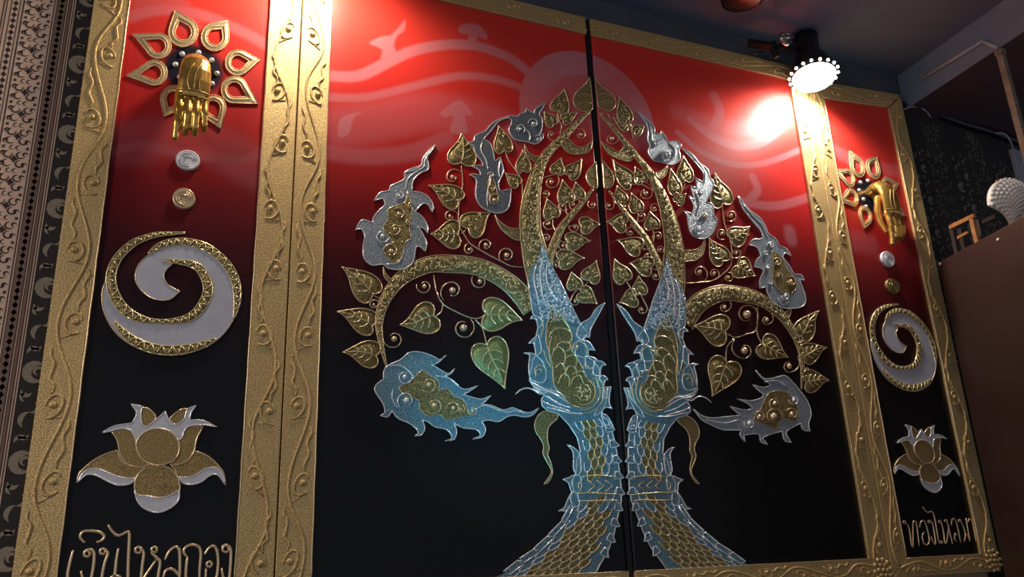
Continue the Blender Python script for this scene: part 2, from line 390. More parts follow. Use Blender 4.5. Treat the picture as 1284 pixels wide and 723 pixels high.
CLOUD = [  # (pixel path, half width m, softness m, strength)
    ('413,95 450,95 490,76 520,63 560,56 600,58 640,73 662,90', .009, .010, .42),
    ('413,122 460,122 520,108 570,96 610,97 650,108 672,120', .005, .012, .30),
    ('413,190 440,194 470,196 520,190 560,172', .010, .022, .20), ('430,160 480,150 540,140 600,150 640,165', .03, .05, .16),
    ('866,150 895,172 925,183 955,178 978,160 990,145', .009, .010, .33), ('850,166 880,190 920,206 960,204 1003,188', .005, .009, .28),
    ('930,252 960,258 985,256 1020,245', .008, .010, .28), ('895,120 903,140 893,160', .010, .012, .28), ('944,222 950,238 940,250', .008, .01, .28),
    ('990,290 992,300', .010, .02, .25), ('850,140 900,158 940,160', .012, .03, .15),
    ('160,22 200,12 250,18 300,38 345,62', .007, .014, .26), ('140,190 180,182 230,192 300,200 330,190', .006, .016, .16), ('180,5 220,4 240,30', .012, .02, .15),
    ('160,180 240,170 330,215', .03, .04, .10), ('1040,185 1080,205 1130,215', .012, .02, .18), ('1050,300 1090,305', .02, .03, .12),
    ('1040,215 1060,222', .012, .018, .2)]
BLOBS = ['463,54 478,46 490,44 500,34 508,25 507,38 498,45 494,58 499,70 478,75 479,62', '574,36 582,30 600,31 611,44 608,50 599,46 596,58 586,58 587,44 578,42',
         '551,142 562,132 575,125 586,132 594,146 583,145 587,166 564,166 568,146 558,148', '425,150 440,142 455,141 444,148 438,168 424,172']
def paint(X, Z):
    zz = Z - H; C = np.zeros(X.shape + (3,))
    zs = np.array([g[0] for g in GR_Z][::-1]); 
    for k in range(3): C[..., k] = np.interp(zz, zs, np.array([g[1][k] for g in GR_Z][::-1]))
    pale = np.array([0.60, 0.34, 0.40])
    al = np.zeros(X.shape)
    for s, hw_, sf, st in CLOUD:
        p = M2(smooth(P(s), 4)); dd = seg_dist(X, Z, p)
        al = np.maximum(al, st * sstep((hw_ + sf - dd) / sf))
    for s in BLOBS:
        p = M2(smooth(P(s), 3, True)); dd = seg_dist(X, Z, p + [p[0]]); ins = inside(X, Z, p)
        al = np.maximum(al, .38 * np.where(ins, sstep(.5 + dd / .008), sstep(.5 - dd / .008)))
    # the pale rising sun disc behind the crown
    c = M2([(739, 148)])[0]; R1 = abs(M2([(649, 140)])[0][0] - c[0]); R1 = R1 * 0.98
    dd = np.hypot(X - c[0], Z - c[1]); disc = sstep((R1 - dd) / .004) * sstep((Z - c[1] + .10) / .12)
    ringw = sstep((dd - R1*.60) / (R1*.06)); ring = .30 + .30 * ringw * (0.6 + .4*np.cos(np.arctan2(Z-c[1], X-c[0])*3 + .6))
    al = np.maximum(al, disc * ring)
    # dark medallion ground behind each hand flower
    C = C * (1 - al[..., None]) + pale * al[..., None]
    for pc, rx in ((W(243, 87), .074), (W(1090, 245), .070)):
        dd = np.hypot(X - pc[0], Z - pc[2]); k = sstep((rx - dd) / .022)[..., None]
        C = C * (1 - k) + np.array([0.012, 0.011, 0.020]) * k
    return C
def board(name, x0, x1, z0, z1, step, parent):
    nx = max(2, int((x1-x0)/step)); nz = max(2, int((z1-z0)/step))
    xs = np.linspace(x0, x1, nx+1); zs = np.linspace(z0, z1, nz+1); X, Z = np.meshgrid(xs, zs)
    org = root_of(parent)
    n = X.size; V = np.stack([X.ravel()-org[0], np.zeros(n)-org[1], Z.ravel()-org[2]], 1)
    idx = np.arange(n).reshape(nz+1, nx+1)
    Fq = np.stack([idx[:-1, :-1], idx[:-1, 1:], idx[1:, 1:], idx[1:, :-1]], -1).reshape(-1, 4)
    # board thickness: back corners and side faces
    loop = list(idx[0, :]) + list(idx[1:, -1]) + list(idx[-1, -2::-1]) + list(idx[-2:0:-1, 0])
    k = len(loop); V2 = V[loop].copy(); V2[:, 1] += 0.022
    side = np.array([[loop[(i+1) % k], loop[i], n+i, n+(i+1) % k] for i in range(k)])
    V = np.vstack([V, V2]); Fq = np.vstack([Fq, side])
    me = bpy.data.meshes.new(name); me.vertices.add(len(V)); me.vertices.foreach_set('co', V.ravel())
    me.loops.add(Fq.size); me.loops.foreach_set('vertex_index', Fq.ravel()); me.polygons.add(len(Fq))
    me.polygons.foreach_set('loop_start', np.arange(0, Fq.size, 4)); me.update(calc_edges=True)
    C = paint(X, Z).reshape(-1, 3); C = np.vstack([C, C[loop]]); C = np.hstack([C, np.ones((len(C), 1))])
    at = me.color_attributes.new('paint', 'FLOAT_COLOR', 'POINT'); at.data.foreach_set('color', C.astype(np.float32).ravel())
    me.materials.append(BOARD); o = bpy.data.objects.new(name, me); COL.objects.link(o); o.parent = parent; o['_org'] = list(map(float, org))
    return o
YF = -0.007                   # face of the raised gold borders
def border(parent, q, spacing_k=1.75, flip=1, phase=0, flower_end=False, amp=.27, rad=.0029, fscale=1.0):
    """q: outer0, inner0, inner1, outer1 in (x, z); vine runs from end 0 to end 1"""
    o0, i0, i1, o1 = [np.array(t, float) for t in q]
    L = np.linalg.norm((o1+i1)/2 - (o0+i0)/2); wd = (np.linalg.norm(i0-o0) + np.linalg.norm(i1-o1)) / 2
    def at(s, t): s = min(max(s / L, .004), .996) if 0 < t < 1 else s / L; return tuple((o0*(1-t)+i0*t)*(1-s) + (o1*(1-t)+i1*t)*s)
    n = max(2, int(L / .03)); m = MB(); A = [at(L*i/n, 0.0) for i in range(n+1)]; B = [at(L*i/n, 1.0) for i in range(n+1)]
    vs = []; fs = []
    pf = ((0, .022), (0, YF+.001), (.015, YF), (.985, YF), (1, YF+.001), (1, 0.0))
    for i in range(n+1):
        wv = .006 * math.sin(i*1.7 + L*9)          # the hand-laid edge wavers a little
        for t, y in pf:
            tt = t + (wv if t > .9 else 0); p = at(L*i/n, tt); vs.append((p[0], y, p[1]))
    up = np.cross(np.append(o1-o0, 0), np.append(i0-o0, 0))[2]
    for i in range(n):
        for k in range(5):
            f = (i*6+k, i*6+k+1, (i+1)*6+k+1, (i+1)*6+k); fs.append(f if up < 0 else f[::-1])
    fs.append(tuple(range(6))); fs.append(tuple(n*6+k for k in range(6))[::-1])
    m.add(vs, fs, False); b = obj('border', m, G_FRAME, parent)
    e = MB(); e.tube([at(L*i/n, .985 + .006*math.sin(i*1.7+L*9)) for i in range(n+1)], .0013, YF - .0002); obj('edge_bead', e, G_RIM, b)
    sp = wd * spacing_k; k = max(2, round(L / sp)); sp = L / k
    st = MB(); pts = []
    for i in range(k*8+1):
        s = L*i/(k*8); pts.append(at(s, .5 + amp*flip*math.sin(math.pi*(s/sp + phase))))
    st.tube(pts, rad, YF - .0006); obj('vine_stem', st, G_FRAME, b)
    for i in range(k):
        sgn = flip * (1 if math.sin(math.pi*(i + .5 + phase)) > 0 else -1)
        s0 = sp*(i+.5) + random.uniform(-.05, .05)*sp; tc = .5 - sgn*.13 + random.uniform(-.02, .02)
        c = MB(); R0 = wd*.29; pts = []
        for j in range(15):
            t = j/14; a = -.5 + t*5.1; rr = R0*(1 - .45*t)
            pts.append(at(s0 - rr*math.cos(a)*1.0, tc - sgn*rr/wd*math.sin(a)*-1))
        sj = at(s0 - R0*1.15, .5 + amp*sgn*.55); pts = smooth([sj] + pts, 2)
        c.taper(pts, rad*.95, YF - .0006, .5)
        bc = at(s0, tc); c.dot(bc, wd*.085, YF, wd*.07)
        # wavy tail running on from the curl
        tl = []; 
        for j in range(7):
            t = j/6; tl.append(at(s0 + R0*.80 + t*sp*.60, tc - sgn*(.06 + .12*t) + .065*sgn*math.sin(j*2.1)*(1-.3*t)))
        c.taper(smooth([tl[0]] + tl[1:], 3), rad*1.05, YF - .0006, .3)
        obj('curl', c, G_FRAME, b)
    if flower_end:
        fl = MB(); c = flower_end
        for k_, (rr, nn) in enumerate(((0, 1), (.014, 6), (.026, 10))):
            for i in range(nn):
                a = 2*math.pi*i/nn + k_; fl.dot((c[0]+rr*fscale*math.cos(a), c[1]+rr*fscale*math.sin(a)), .006*fscale, YF - .001*(3-k_), .006)
        obj('corner_flower', fl, G_FRAME, b)
    return b
def panel(label, x0, x1, xi0, xi1, zl, zr, left=True, right=True, fl=None):
    """zl/zr: (outer bottom, inner bottom, inner top, outer top) at the left / right end"""
    t = thing('painted_panel', label, 'wall panel', ((x0+x1)/2, 0, zl[0]), 'painted relief panels side by side')
    bx0, bx1 = (x0 + .004, x1 - .004)
    board('board', bx0, bx1, min(zl[0], zr[0]) + .004, min(zl[3], zr[3]) - .006, .0028 if x1-x0 > .6 else .0035, t)
    k = 0
    if left: border(t, ((x0, zl[0]), (xi0, zl[1]), (xi0, zl[2]), (x0, zl[3])), flip=1 if x0 < .5 else -1)
    if right: border(t, ((x1, zr[0]), (xi1, zr[1]), (xi1, zr[2]), (x1, zr[3])), flip=1, phase=.4, spacing_k=1.6)
    border(t, ((x0, zl[3]), (xi0, zl[2]), (xi1, zr[2]), (x1, zr[3])), flip=-1, spacing_k=2.0)
    c = None
    if fl: c = fl
    border(t, ((x0, zl[0]), (xi0, zl[1]), (xi1, zr[1]), (x1, zr[0])), flip=1, spacing_k=1.5, flower_end=c)
    return t
Zl = (ZOB, ZIB, ZIT, ZOT)
panel('narrow left panel with gold scroll frame, hand flower and lotus on red to black', XS['A0'], XS['A3'], XS['A1'], XS['A2'], Zl, Zl)
panel('wide red to black panel bearing the left half of the tree', XS['B0'], XS['C0'], XS['B1'], XS['C0'], Zl, Zl, right=False)
panel('wide panel right of the centre seam, bearing the right half of the tree', XS['C1'], XS['C3'], XS['C1'], XS['C2'], (ZOB, ZIB, H+1.377, ZOT), (ZOB, ZIB+.004, H+1.384, ZOT+.004), left=False, fl=(XS['C3']-.03, H-.045))
panel('narrow right panel with gold scroll frame, small hand flower and lotus', XS['D0'], XS['D3'], XS['D1'], XS['D2'], (H-.066, H-.019, H+1.343, H+1.40), (H-.064, H-.017, H+1.366, H+1.425), fl=(XS['D3']-.025, H-.035))
# dark batten that shows in the centre seam
m = MB(); m.box((MID - .0068, .004, ZOB), (MID + .0068, .0315, ZOT)); obt = tag(obj('seam_batten', m, BLACKW, org=(MID, 0, ZOB)), 'black vertical batten in the gap between the two wide tree panels', 'batten')

# ------------------------------------------------------------------ relief helpers (pixel paths on the panel plane)
def loopxy(c, rr, n=12, a0=0, a1=360): return [(c[0] + rr*math.cos(math.radians(a0+(a1-a0)*i/n)), c[1] + rr*math.sin(math.radians(a0+(a1-a0)*i/n))) for i in range(n+1)]
def curl_path(S, C, rr, sgn=1, turns=.95):
    a = math.atan2(S[1]-C[1], S[0]-C[0]); d0 = math.hypot(S[0]-C[0], S[1]-C[1]); out = [S]
    for j in range(1, 15):
        t = j/14; an = a + sgn*turns*2*math.pi*t; q = rr*(1 - .5*t) + (d0 - rr)*max(0, 1 - t*3.2)
        out.append((C[0]+q*math.cos(an), C[1]+q*math.sin(an)))
    return out
def curl(M, S, C, rr, sgn=1, rad=.0016, y=-.002, bead=.31, turns=.95, mirror=False, by=0.0):
    p = M2(curl_path(S, C, rr, sgn, turns), mirror); M.taper(p, rad, y, .5)
    c = M2([C], mirror)[0]; sc_ = abs(M2([(C[0]+1, C[1])])[0][0] - M2([C])[0][0]); M.dot(c, rr*bead*sc_, by, rr*bead*sc_*1.1)
HEART = [(0, 0), (-.07, .10), (-.105, .24), (-.07, .39), (.05, .485), (.20, .50), (.36, .45), (.52, .34), (.66, .22), (.80, .115), (.91, .04), (1.0, 0.0)]
def leaf(parent, base, tip, wpx, hook=0.0, veins=3, fill=None, big=False):
    b, t = np.array(base, float), np.array(tip, float); ax = t - b; L = np.hypot(*ax); ax /= L; nr = np.array([-ax[1], ax[0]])
    def loc(u, v): 
        bend = hook * L * max(0, u - .45)**2
        return tuple(b + ax*u*L + nr*(v*wpx + bend))
    up = [loc(u, v) for u, v in HEART]; dn = [loc(u, -v) for u, v in HEART[1:-1]][::-1]
    out = M2(smooth(up, 2) + smooth([up[-1]] + dn + [up[0]], 2)[1:-1])
    m = MB(); m.dome(out, .0035, 0.0, c=M2([loc(.32, 0)])[0], rings=2); lf = obj('leaf', m, fill or G_LEAF, parent)
    m = MB(); m.tube(out, .0016 if not big else .0018, -.0026, closed=True); obj('rim', m, G_RIM, lf)
    m = MB()
    if veins == 0:      # small crinkled leaf: beads and dashes
        for i in range(13):
            u, v = random.uniform(.02, .62), random.uniform(-.3, .3)*(1 if u_ok(0) else 1)
            p0 = loc(u, v*.9); p1 = loc(u+random.uniform(-.10, .14), v*.9+random.uniform(-.12, .12)); m.taper(M2([p0, ((p0[0]+p1[0])/2+.5, (p0[1]+p1[1])/2), p1]), .0015, -.0044, .5, 4)
    else:
        m.taper(M2(smooth([loc(.0, 0), loc(.3, .02), loc(.6, -.01), loc(.88, 0)], 3)), .0015, -.0044)
        for k in range(veins):
            u = .12 + .62*k/veins; s_ = (.42 - .09*k)
            for sg in (-1, 1): m.taper(M2(smooth([loc(u, 0), loc(u+.06, sg*s_*.45), loc(u+.17, sg*s_*.72)], 3)), .0015, -.0041)
    obj('vein', m, G_VEIN, lf)
    return lf
def u_ok(x): return True
def fillpx(name, pts, mat_, rimmat, parent, h=.0035, rim=.0018, mirror=False, sub=3, label=None, inset=None):
    o = M2(soft(pts, sub), mirror); m = MB(); m.slab(o, 0, -h); f = obj(name, m, mat_, parent, label)
    m = MB(); m.tube(o, rim, -h + .0004, closed=True); obj('rim', m, rimmat, f)
    return f
def bandpx(cl, mirror=False, n=None):      # centre line with widths (x, y, w) in pixels -> two edges
    c = smooth(cl, 4); A, B = [], []
    for i, q in enumerate(c):
        a, b = c[max(i-1, 0)], c[min(i+1, len(c)-1)]; tx, ty = b[0]-a[0], b[1]-a[1]; L = math.hypot(tx, ty) + 1e-9
        nx, ny = -ty/L, tx/L; A.append((q[0]+nx*q[2]/2, q[1]+ny*q[2]/2)); B.append((q[0]-nx*q[2]/2, q[1]-ny*q[2]/2))
    return c, A, B
def crinkle(M, A, B, per=2.2, rad=.0013, y=-.0046, mirror=False, rng=(.12, .88), ln=5.5):
    """short crumpled ridges between two edges given in pixels"""
    for i in range(len(A)-1):
        wpx = math.hypot(A[i][0]-B[i][0], A[i][1]-B[i][1]); lpx = math.hypot(A[i+1][0]-A[i][0], A[i+1][1]-A[i][1]) * .5 + math.hypot(B[i+1][0]-B[i][0], B[i+1][1]-B[i][1])*.5
        n = wpx*lpx/30*per; n = int(n) + (random.random() < n - int(n))
        for _ in range(n):
            t, s = random.uniform(*rng), random.random()
            x = (A[i][0]*(1-t)+B[i][0]*t)*(1-s) + (A[i+1][0]*(1-t)+B[i+1][0]*t)*s; yv = (A[i][1]*(1-t)+B[i][1]*t)*(1-s) + (A[i+1][1]*(1-t)+B[i+1][1]*t)*s
            a = random.uniform(0, math.pi); l = ln*random.uniform(.5, 1.1); cx, cy_ = math.cos(a)*l/2, math.sin(a)*l/2; k = random.uniform(-.5, .5)
            m2 = M2([(x-cx, yv-cy_), (x - cy_*k, yv + cx*k), (x+cx, yv+cy_)], mirror); M.taper(smooth(m2, 2), rad, y, .4, 4)

# ------------------------------------------------------------------ the bodhi tree, one half on each wide panel
ZT = P
TREE_L = thing('tree_relief', 'left half of the gold and silver tree relief, cyan lit, left of the black seam', 'tree relief', (W(720, 560)[0], 0, ZIB), 'two halves of the tree relief')
TREE_R = thing('tree_relief', 'right half of the gold and silver tree relief, greyer, right of the black seam', 'tree relief', (2*MID - W(720, 560)[0], 0, ZIB), 'two halves of the tree relief')

# trunk outlines (left half; the right half is its mirror image)
LEDGE = P('661.6,353 664,370 667,392 671.5,400 674,410 671.5,421.5 669,430 670.7,438 670.7,446 667,452 664,469.6 663,477 669,486 681,495 678,502 679,509 686,515 699,518.6 712,532 722.7,548 727,566 722,578 721,593 716,604 718,614 714,624 717,636 708,652.6 690,671 673,686 647.6,706 622,724')
REDGE = P('692,336 706,363 718,389 727,407 736,418 731,427 737,440 736,448 742,452 750,462 751,476 757,488 760,500 755,513 753,521 761,527 767,543 771,559 774,577 776,595 778,612 778,628 774,645 769,669 762,689 751,708 745,720')
UL = P('738.5,139 721.6,152 705,167.5 681.5,189 676.5,197 666,215 656.7,241 652,265 651.4,289.5 652.5,300 656.6,330 661.6,353 664,372')
UR = P('740,140 723,159 706.4,178.5 701,183 688.7,196.7 681,215 677,241 676.5,265 678,290 685,313 692,336 700,352 706,363')
ARC = [(484, 459, 1.5), (478, 432, 5), (475, 404, 9), (482, 377, 13), (498, 354, 16), (515, 341, 19), (538, 332, 20), (562, 331, 22), (600, 335, 21), (634, 352, 22), (655, 372, 24), (667, 388, 26)]
BR2 = [(743.5, 236, 1.5), (730, 254, 5), (716, 270, 6.5), (704, 285, 8.5), (695, 305, 9.5), (689, 322, 10), (688, 334, 9)]
HEADGOLD = P('690,384 698,390 705,402 713,413 716,426 715,438 720,446 730,463 733,473 743,480 746,497 741,505 733,511 717,509 705,498 694,484 692,465 690,450 684,430 684,412 687,398')
SPIKES_R = [  # hooked flame leaves on the seam side: outline in pixels
    '727,407 739,399 746,388 757,380 750,394 742,408 739,415 738,424 732,421 729,428 722,420', '730,427 738,430 745,440 736,438 733,449 720,446 722,430', '733,447 741,448 748,452 745,453 744,462 733,462',
    '744,453 752,453 759,458 753,460 751,472 742,470', '751,472 757,472 761,476 757,478 756,486 748,486', '755,486 765,485.5 761,489 760,500 754,500', '760,488 762,486 765,486 763,495 763,507 767,513 758,511 750,519 744,522 748,512 757,500',
    '753,520 758,520 763,526 768.5,537 762,537 757,534']
SPIKES_L = ['674,398 668,396 664,400 671,401 674,412 680,405', '674,420 668,425 661.6,431 668,430 670,438 671,447 678,440', '663,446 656,443 664,443 671,446 680,455 684,470 680,480 668,478 663,472 662,458',
            '718,577 717,566 710,557.7 719,562 726,570 727,580 727,592 722,596 718,588', '718,596 712,599 704.7,601 712,606 716,617 727,615 727,598', '716,617 710,628 706,637 699,640 708,640 717,636 726,634 722,618']
BEARD = P('684,515 675,520 670,530 671,541 677,550 681,559 680,568 684,577 690,588 690,594 685,602 681,607 687,604 692,593 690,580 686,570 688,562 686,553 686,540 690,532 698,525 699,519 692,517')
WHISK = ['645,494.5 652,489 660,487 667,489 675,494 683,493 692,487', '664,478 672,484 684,489 698,492 710,500', '666,483 676,489 688,492 700,498 712,506', '680,495 690,501 702,508 716,512', '679,503 688,508 700,512 714,516', '684,511 696,514 712,518 730,519']
def trunk(root, mir):
    # gold upper trunk
    n = 26; A, B = resample(UL, n), resample(UR, n); m = MB(); m.band(M2(A, mir), M2(B, mir), .0045); tu = obj('upper_trunk', m, G_LEAF, root, 'crumpled gold upper trunk')
    m = MB(); m.tube(M2(smooth(A, 2), mir), .0014, -.002); m.tube(M2(smooth(B, 2), mir), .0014, -.002); obj('rim', m, G_RIM, tu)
    m = MB(); crinkle(m, A, B, 2.2, mirror=mir); k = obj('crinkle', m, G_VEIN, tu); k['kind'] = 'stuff'
    # arching side branch
    c, A, B = bandpx(ARC); m = MB(); m.band(M2(A, mir), M2(B, mir), .004); ar = obj('arched_branch', m, G_LEAF, root, 'arched gold side branch')
    m = MB(); m.tube(M2(A, mir), .0014, -.002); m.tube(M2(B, mir), .0014, -.002); obj('rim', m, G_RIM, ar)
    m = MB(); crinkle(m, A, B, 1.5, mirror=mir, y=-.0042); k = obj('crinkle', m, G_VEIN, ar); k['kind'] = 'stuff'
    c, A, B = bandpx(BR2); m = MB(); m.band(M2(A, mir), M2(B, mir), .004); ar = obj('inner_branch', m, G_LEAF, root)
    m = MB(); m.tube(M2(A, mir), .0013, -.002); m.tube(M2(B, mir), .0013, -.002); obj('rim', m, G_RIM, ar)
    m = MB(); crinkle(m, A, B, .9, mirror=mir, y=-.0042, ln=4); k = obj('crinkle', m, G_VEIN, ar); k['kind'] = 'stuff'
    # silver lower trunk and beast head
    n = 60; A, B = LEDGE, REDGE; o = M2(A + B[::-1], mir); m = MB(); m.slab(o, 0, -.0045); tl = obj('lower_trunk', m, S_BLUE, root, 'silver scaled lower trunk with a beast head')
    m = MB(); m.tube(o, .0018, -.004, closed=True); obj('rim', m, S_RIM, tl)
    tip = P('664,372 662,353 665,338 672,330 676,318 679,304 684,318 693,338 706,363 718,389 727,407 714,404 700,394 690,386 680,392 672,392')
    m = MB(); m.slab(M2(soft(tip), mir), 0, -.0056); cz = obj('crumpled_neck', m, S_CRUMP, root, 'crumpled silver neck of the trunk')
    m = MB(); ia = resample(P('679,306 670,330 664,350 666,372 670,398'), 14); ib = resample(P('679,306 690,330 702,356 715,384 726,406'), 14); crinkle(m, ia, ib, 2.6, mirror=mir, y=-.0060)
    for s in ('671,333 668,350 672,370 677,388', '680,322 676,345 679,370 684,386', '685,330 684,350 690,368 700,380'): m.taper(M2(smooth(P(s), 3), mir), .0017, -.0062)
    k = obj('crinkle', m, S_RIM, cz); k['kind'] = 'stuff'
    g = fillpx('gold_inlay', HEADGOLD, G_LEAF, G_RIM, tl, .0060, .0013, mir, label='olive gold inlay of the head')
    for s in SPIKES_R + SPIKES_L:
        p = M2(soft(P(s)), mir); m = MB(); m.slab(p, 0, -.0052); m.cur = 1; m.tube(p, .0016, -.005, closed=True); obj('flame_scale', m, [S_BLUE, S_RIM], tl)
    # beads drawn over the head
    m = MB()
    for S, C, rr, sg in (((686, 425), (707, 424), 13, 1), ((696, 440), (708, 436), 9, 1), ((733, 446), (723, 436), 9, -1), ((716, 440), (720, 437), 4, 1), ((683, 470), (675, 466), 9, -1), ((672, 474), (675, 466), 4, 1)):
        m.taper(M2(curl_path(S, C, rr, sg, .8), mir), .0015, -.0070, .5)
    for rr in (10, 16, 22, 27): m.taper(M2(loopxy((729, 492), rr, 18, -100 + rr*2, 120 - rr), mir), .0015, -.0066, .4)
    for s in ('689,404 697,402 703,396 708,404 714,414', '690,448 694,438 700,436 707,444 706,456', '706,458 708,450 716,446 722,450 720,462', '695,462 702,456 708,466 706,476', '706,470 712,460 720,462 722,472', '698,482 704,470 712,474 712,486', '714,484 718,474 726,472 730,482', '716,470 728,466 736,474', '690,422 687,440 690,460', '676,400 680,410 676,424', '680,440 684,452 690,462', '728,462 734,460 740,466', '738,470 744,470 748,480'):
        m.taper(M2(smooth(P(s), 4), mir), .0015, -.0070, .4)
    for i in range(14):
        a = i*137.5; rr = 2.6*math.sqrt(i); c = (730 + rr*math.cos(a), 494 + rr*math.sin(a)); m.taper(M2(loopxy(c, 2.6, 6, a, a + 200), mir), .0013, -.0072, .5)
    obj('head_ridges', m, G_VEIN, tl)
    m = MB()
    for s in WHISK: m.taper(M2(smooth(P(s), 4), mir), .0022, -.0056, .35)
    obj('whisker', m, S_RIM, tl)
    bd = fillpx('beard_leaf', BEARD, G_LEAF, G_RIM, root, .0035, .0014, mir, label='long wavy green gold leaf hanging from the jaw')
    # scales: rows between the edges below the jaw
    la = resample(P('714,530 722.7,548 727,566 725,593 722,624 718,638 708,652.6 690,671 673,686 647.6,706 622,724'), 24); ra = resample(P('755,524 761,529 767,543 771,559 774,577 776,595 778,612 778,628 774,645 769,669 762,689 751,708 745,720'), 24)
    NR = 19; la = resample(la, NR); ra = resample(ra, NR)
    for i in range(NR - 2, -1, -1):
        if 6 <= i <= 7: continue
        nc = max(4, round(math.hypot(la[i][0]-ra[i][0], la[i][1]-ra[i][1]) / 15.5)); t0, t1 = .12, .86
        for j in range(nc - (i % 2)):
            ta = t0 + (t1-t0)*(j + (.5 if i % 2 else 0))/nc; tb = ta + (t1-t0)/nc; tm = (ta+tb)/2
            def pt(t, f=0):
                i2 = min(i+1, NR-1); a, b, a2, b2 = la[i], ra[i], la[i2], ra[i2]
                return ((a[0]*(1-t)+b[0]*t)*(1-f) + (a2[0]*(1-t)+b2[0]*t)*f, (a[1]*(1-t)+b[1]*t)*(1-f) + (a2[1]*(1-t)+b2[1]*t)*f)
            arc = [pt(ta), pt(ta + (tb-ta)*.02, .55), pt(ta + (tb-ta)*.20, .95), pt(tm, 1.12), pt(ta + (tb-ta)*.80, .95), pt(ta + (tb-ta)*.98, .55), pt(tb)]
            gold = (.30 < tm < .66) if i < 8 else (tm > .26 and tm < .82 and i > 9 or .38 < tm < .6)
            m = MB(); m.slab(M2(arc + [pt(tm, .1)], mir), -.0045, -.0056); m.cur = 1; m.taper(M2(smooth(arc, 2), mir), .0016, -.0058, .7)
            obj('scale', m, [G_LEAF if gold else S_BLUE, G_VEIN if gold else S_RIM], tl)
    # waist bands with arrow marks
    m = MB()
    for s in ('728,598 745,596 762,597 775,599', '722,619 740,618 758,619 775,620', '724,628 745,628 765,627 775,628'): m.taper(M2(smooth(P(s), 3), mir), .0020, -.0062, .6)
    for x in (740, 751, 762): m.taper(M2(P('%g,602 %g,609 %g,617' % (x-5, x+5, x-5)), mir), .0016, -.0062, .6)
    m.taper(M2(loopxy((730, 609), 6, 12, 90, 270), mir), .0016, -.0062); obj('waist_band', m, G_VEIN, tl)
    # long plates down the outer edge, hooked scales down the seam edge
    for s in ('717,637 708,655 703,651 713,634', '707,657 692,674 686,670 703,653', '690,677 676,691 668,687 685,672', '674,693 656,705 650,700 668,688', '655,707 638,720 630,716 648,702'):
        p = M2(P(s), mir); m = MB(); m.slab(p, 0, -.0062); m.cur = 1; m.tube(p, .0017, -.0060, closed=True); obj('edge_plate', m, [S_BLUE, S_RIM], tl)
    for i in range(1, 20):
        q = resample(REDGE[14:], 22); x, y = q[i]; x2, y2 = q[i+1]; ang = math.atan2(y2-y, x2-x); nx, ny = math.sin(ang), -math.cos(ang)
        if i % 2: continue
        L_ = 7 if i < 14 else 8; tx, ty = math.cos(ang), math.sin(ang)
        p = [(x - nx*6 - tx*5, y - ny*6 - ty*5), (x - nx*1 - tx*4, y - ny*1 - ty*4), (x + nx*1.5, y + ny*1.5), (x + nx*L_*.62 + tx*3.5, y + ny*L_*.62 + ty*3.5), (x - nx*.5 + tx*5, y - ny*.5 + ty*5), (x - nx*7 + tx*4, y - ny*7 + ty*4)]
        p = M2(soft(p, 2), mir); m = MB(); m.slab(p, 0, -.0058); m.cur = 1; m.tube(p, .0014, -.0056, closed=True); obj('hook_scale', m, [S_BLUE, S_RIM], tl)
trunk(TREE_L, False); trunk(TREE_R, True)

# leaves: stem point, tip, width (pixels), bend
LEAF_L = [  # big veined ones
 ('466,368.5','432.5,331',36,-.5,3),('466,408','425,386',32,-.5,3),('471,446','430.5,437',34,-.5,3),('543,396','503,412',40,.5,3),('609,394','655,396',42,.55,3),('610,433','633,488',46,0,3),
 ('578,204','583,168',36,-.6,3),('573,252','540,229',29,-.5,3),('631.5,189','626,157',23,-.2,0),('656,214','655,188',19,0,0),('648.5,231','633,217',16,0,0),('587,287','612,264',34,.5,0),('573,294','540,296',36,.3,3),
 ('699.5,139','710,112',23,-.5,0),('693,156','681.5,140',15,0,0),('706,151','723,142',15,0,0),('697,217','703,198',18,0,0),('713,220','731,201',20,-.5,0),
 ('710,253','704.5,225',21,0,0),('725,248','721,228',17,0,0),('692.5,272','685,249',21,0,0),('729,284','751,279',22,.5,0),('712,304','739,299',23,.6,0),('702,327','731,320',25,.6,0),('738,351','749,328',24,-.4,0),('721,361','716,341',20,0,0),('728,367','749.5,379.5',22,.4,0)]
LEAF_R = [
 ('785,151','774,121',19,.3,0),('786,160','768,148',14,0,0),('795,166','808,158',14,0,0),('790,231','765,201',22,.3,0),('805,228','795,209',17,0,0),('779,253','773,233',17,0,0),('798.6,264','791,242',18,0,0),
 ('783,281','760.5,276',25,-.5,0),('818,286','814,265',20,0,0),('846.6,241','840,211',17,0,0),('858.7,226','856,195',21,0,0),('848,254','859,243',14,0,0),
 ('801,312','774,299.5',24,-.3,0),('815,336','789,328',25,-.4,0),('783,351','768,326',23,.3,0),('802,368','800,346',19,0,0),('796,373','775.5,378',24,-.4,0),
 ('906,255','893,218',28,.3,3),('917.5,300','941,286',26,-.4,3),('906,327','886.5,300',25,.3,3),('924,333','945.5,348',28,-.4,3),
 ('1004,421','1021.5,387',27,.6,3),('1007.5,446','1034,432',27,.6,3),('1010,479','1038,473',29,.6,3),('908,416','870,407',40,-.2,3),('911,455','894,498',42,.2,3),('956,431','986,450',32,-.3,3)]
def pp(s): a = s.split(','); return (float(a[0]), float(a[1]))
G_CYANLIT = mat('cyan_lit_gold_paste', (0.20, 0.22, 0.07, 1), (0.42, 0.42, 0.17, 1), 0.4, 0.45, 300, 0.8, 420, bdist=0.0015)  # gold paste tinted green: the cyan light on it is put into the colour
for root, LL in ((TREE_L, LEAF_L), (TREE_R, LEAF_R)):
    for a, b, wd, hk, vn in LL:
        big = wd > 38
        l_ = leaf(root, pp(a), pp(b), wd, hk*.8, vn, G_CYANLIT if (root is TREE_L and a in ('609,394', '610,433')) else None, big)
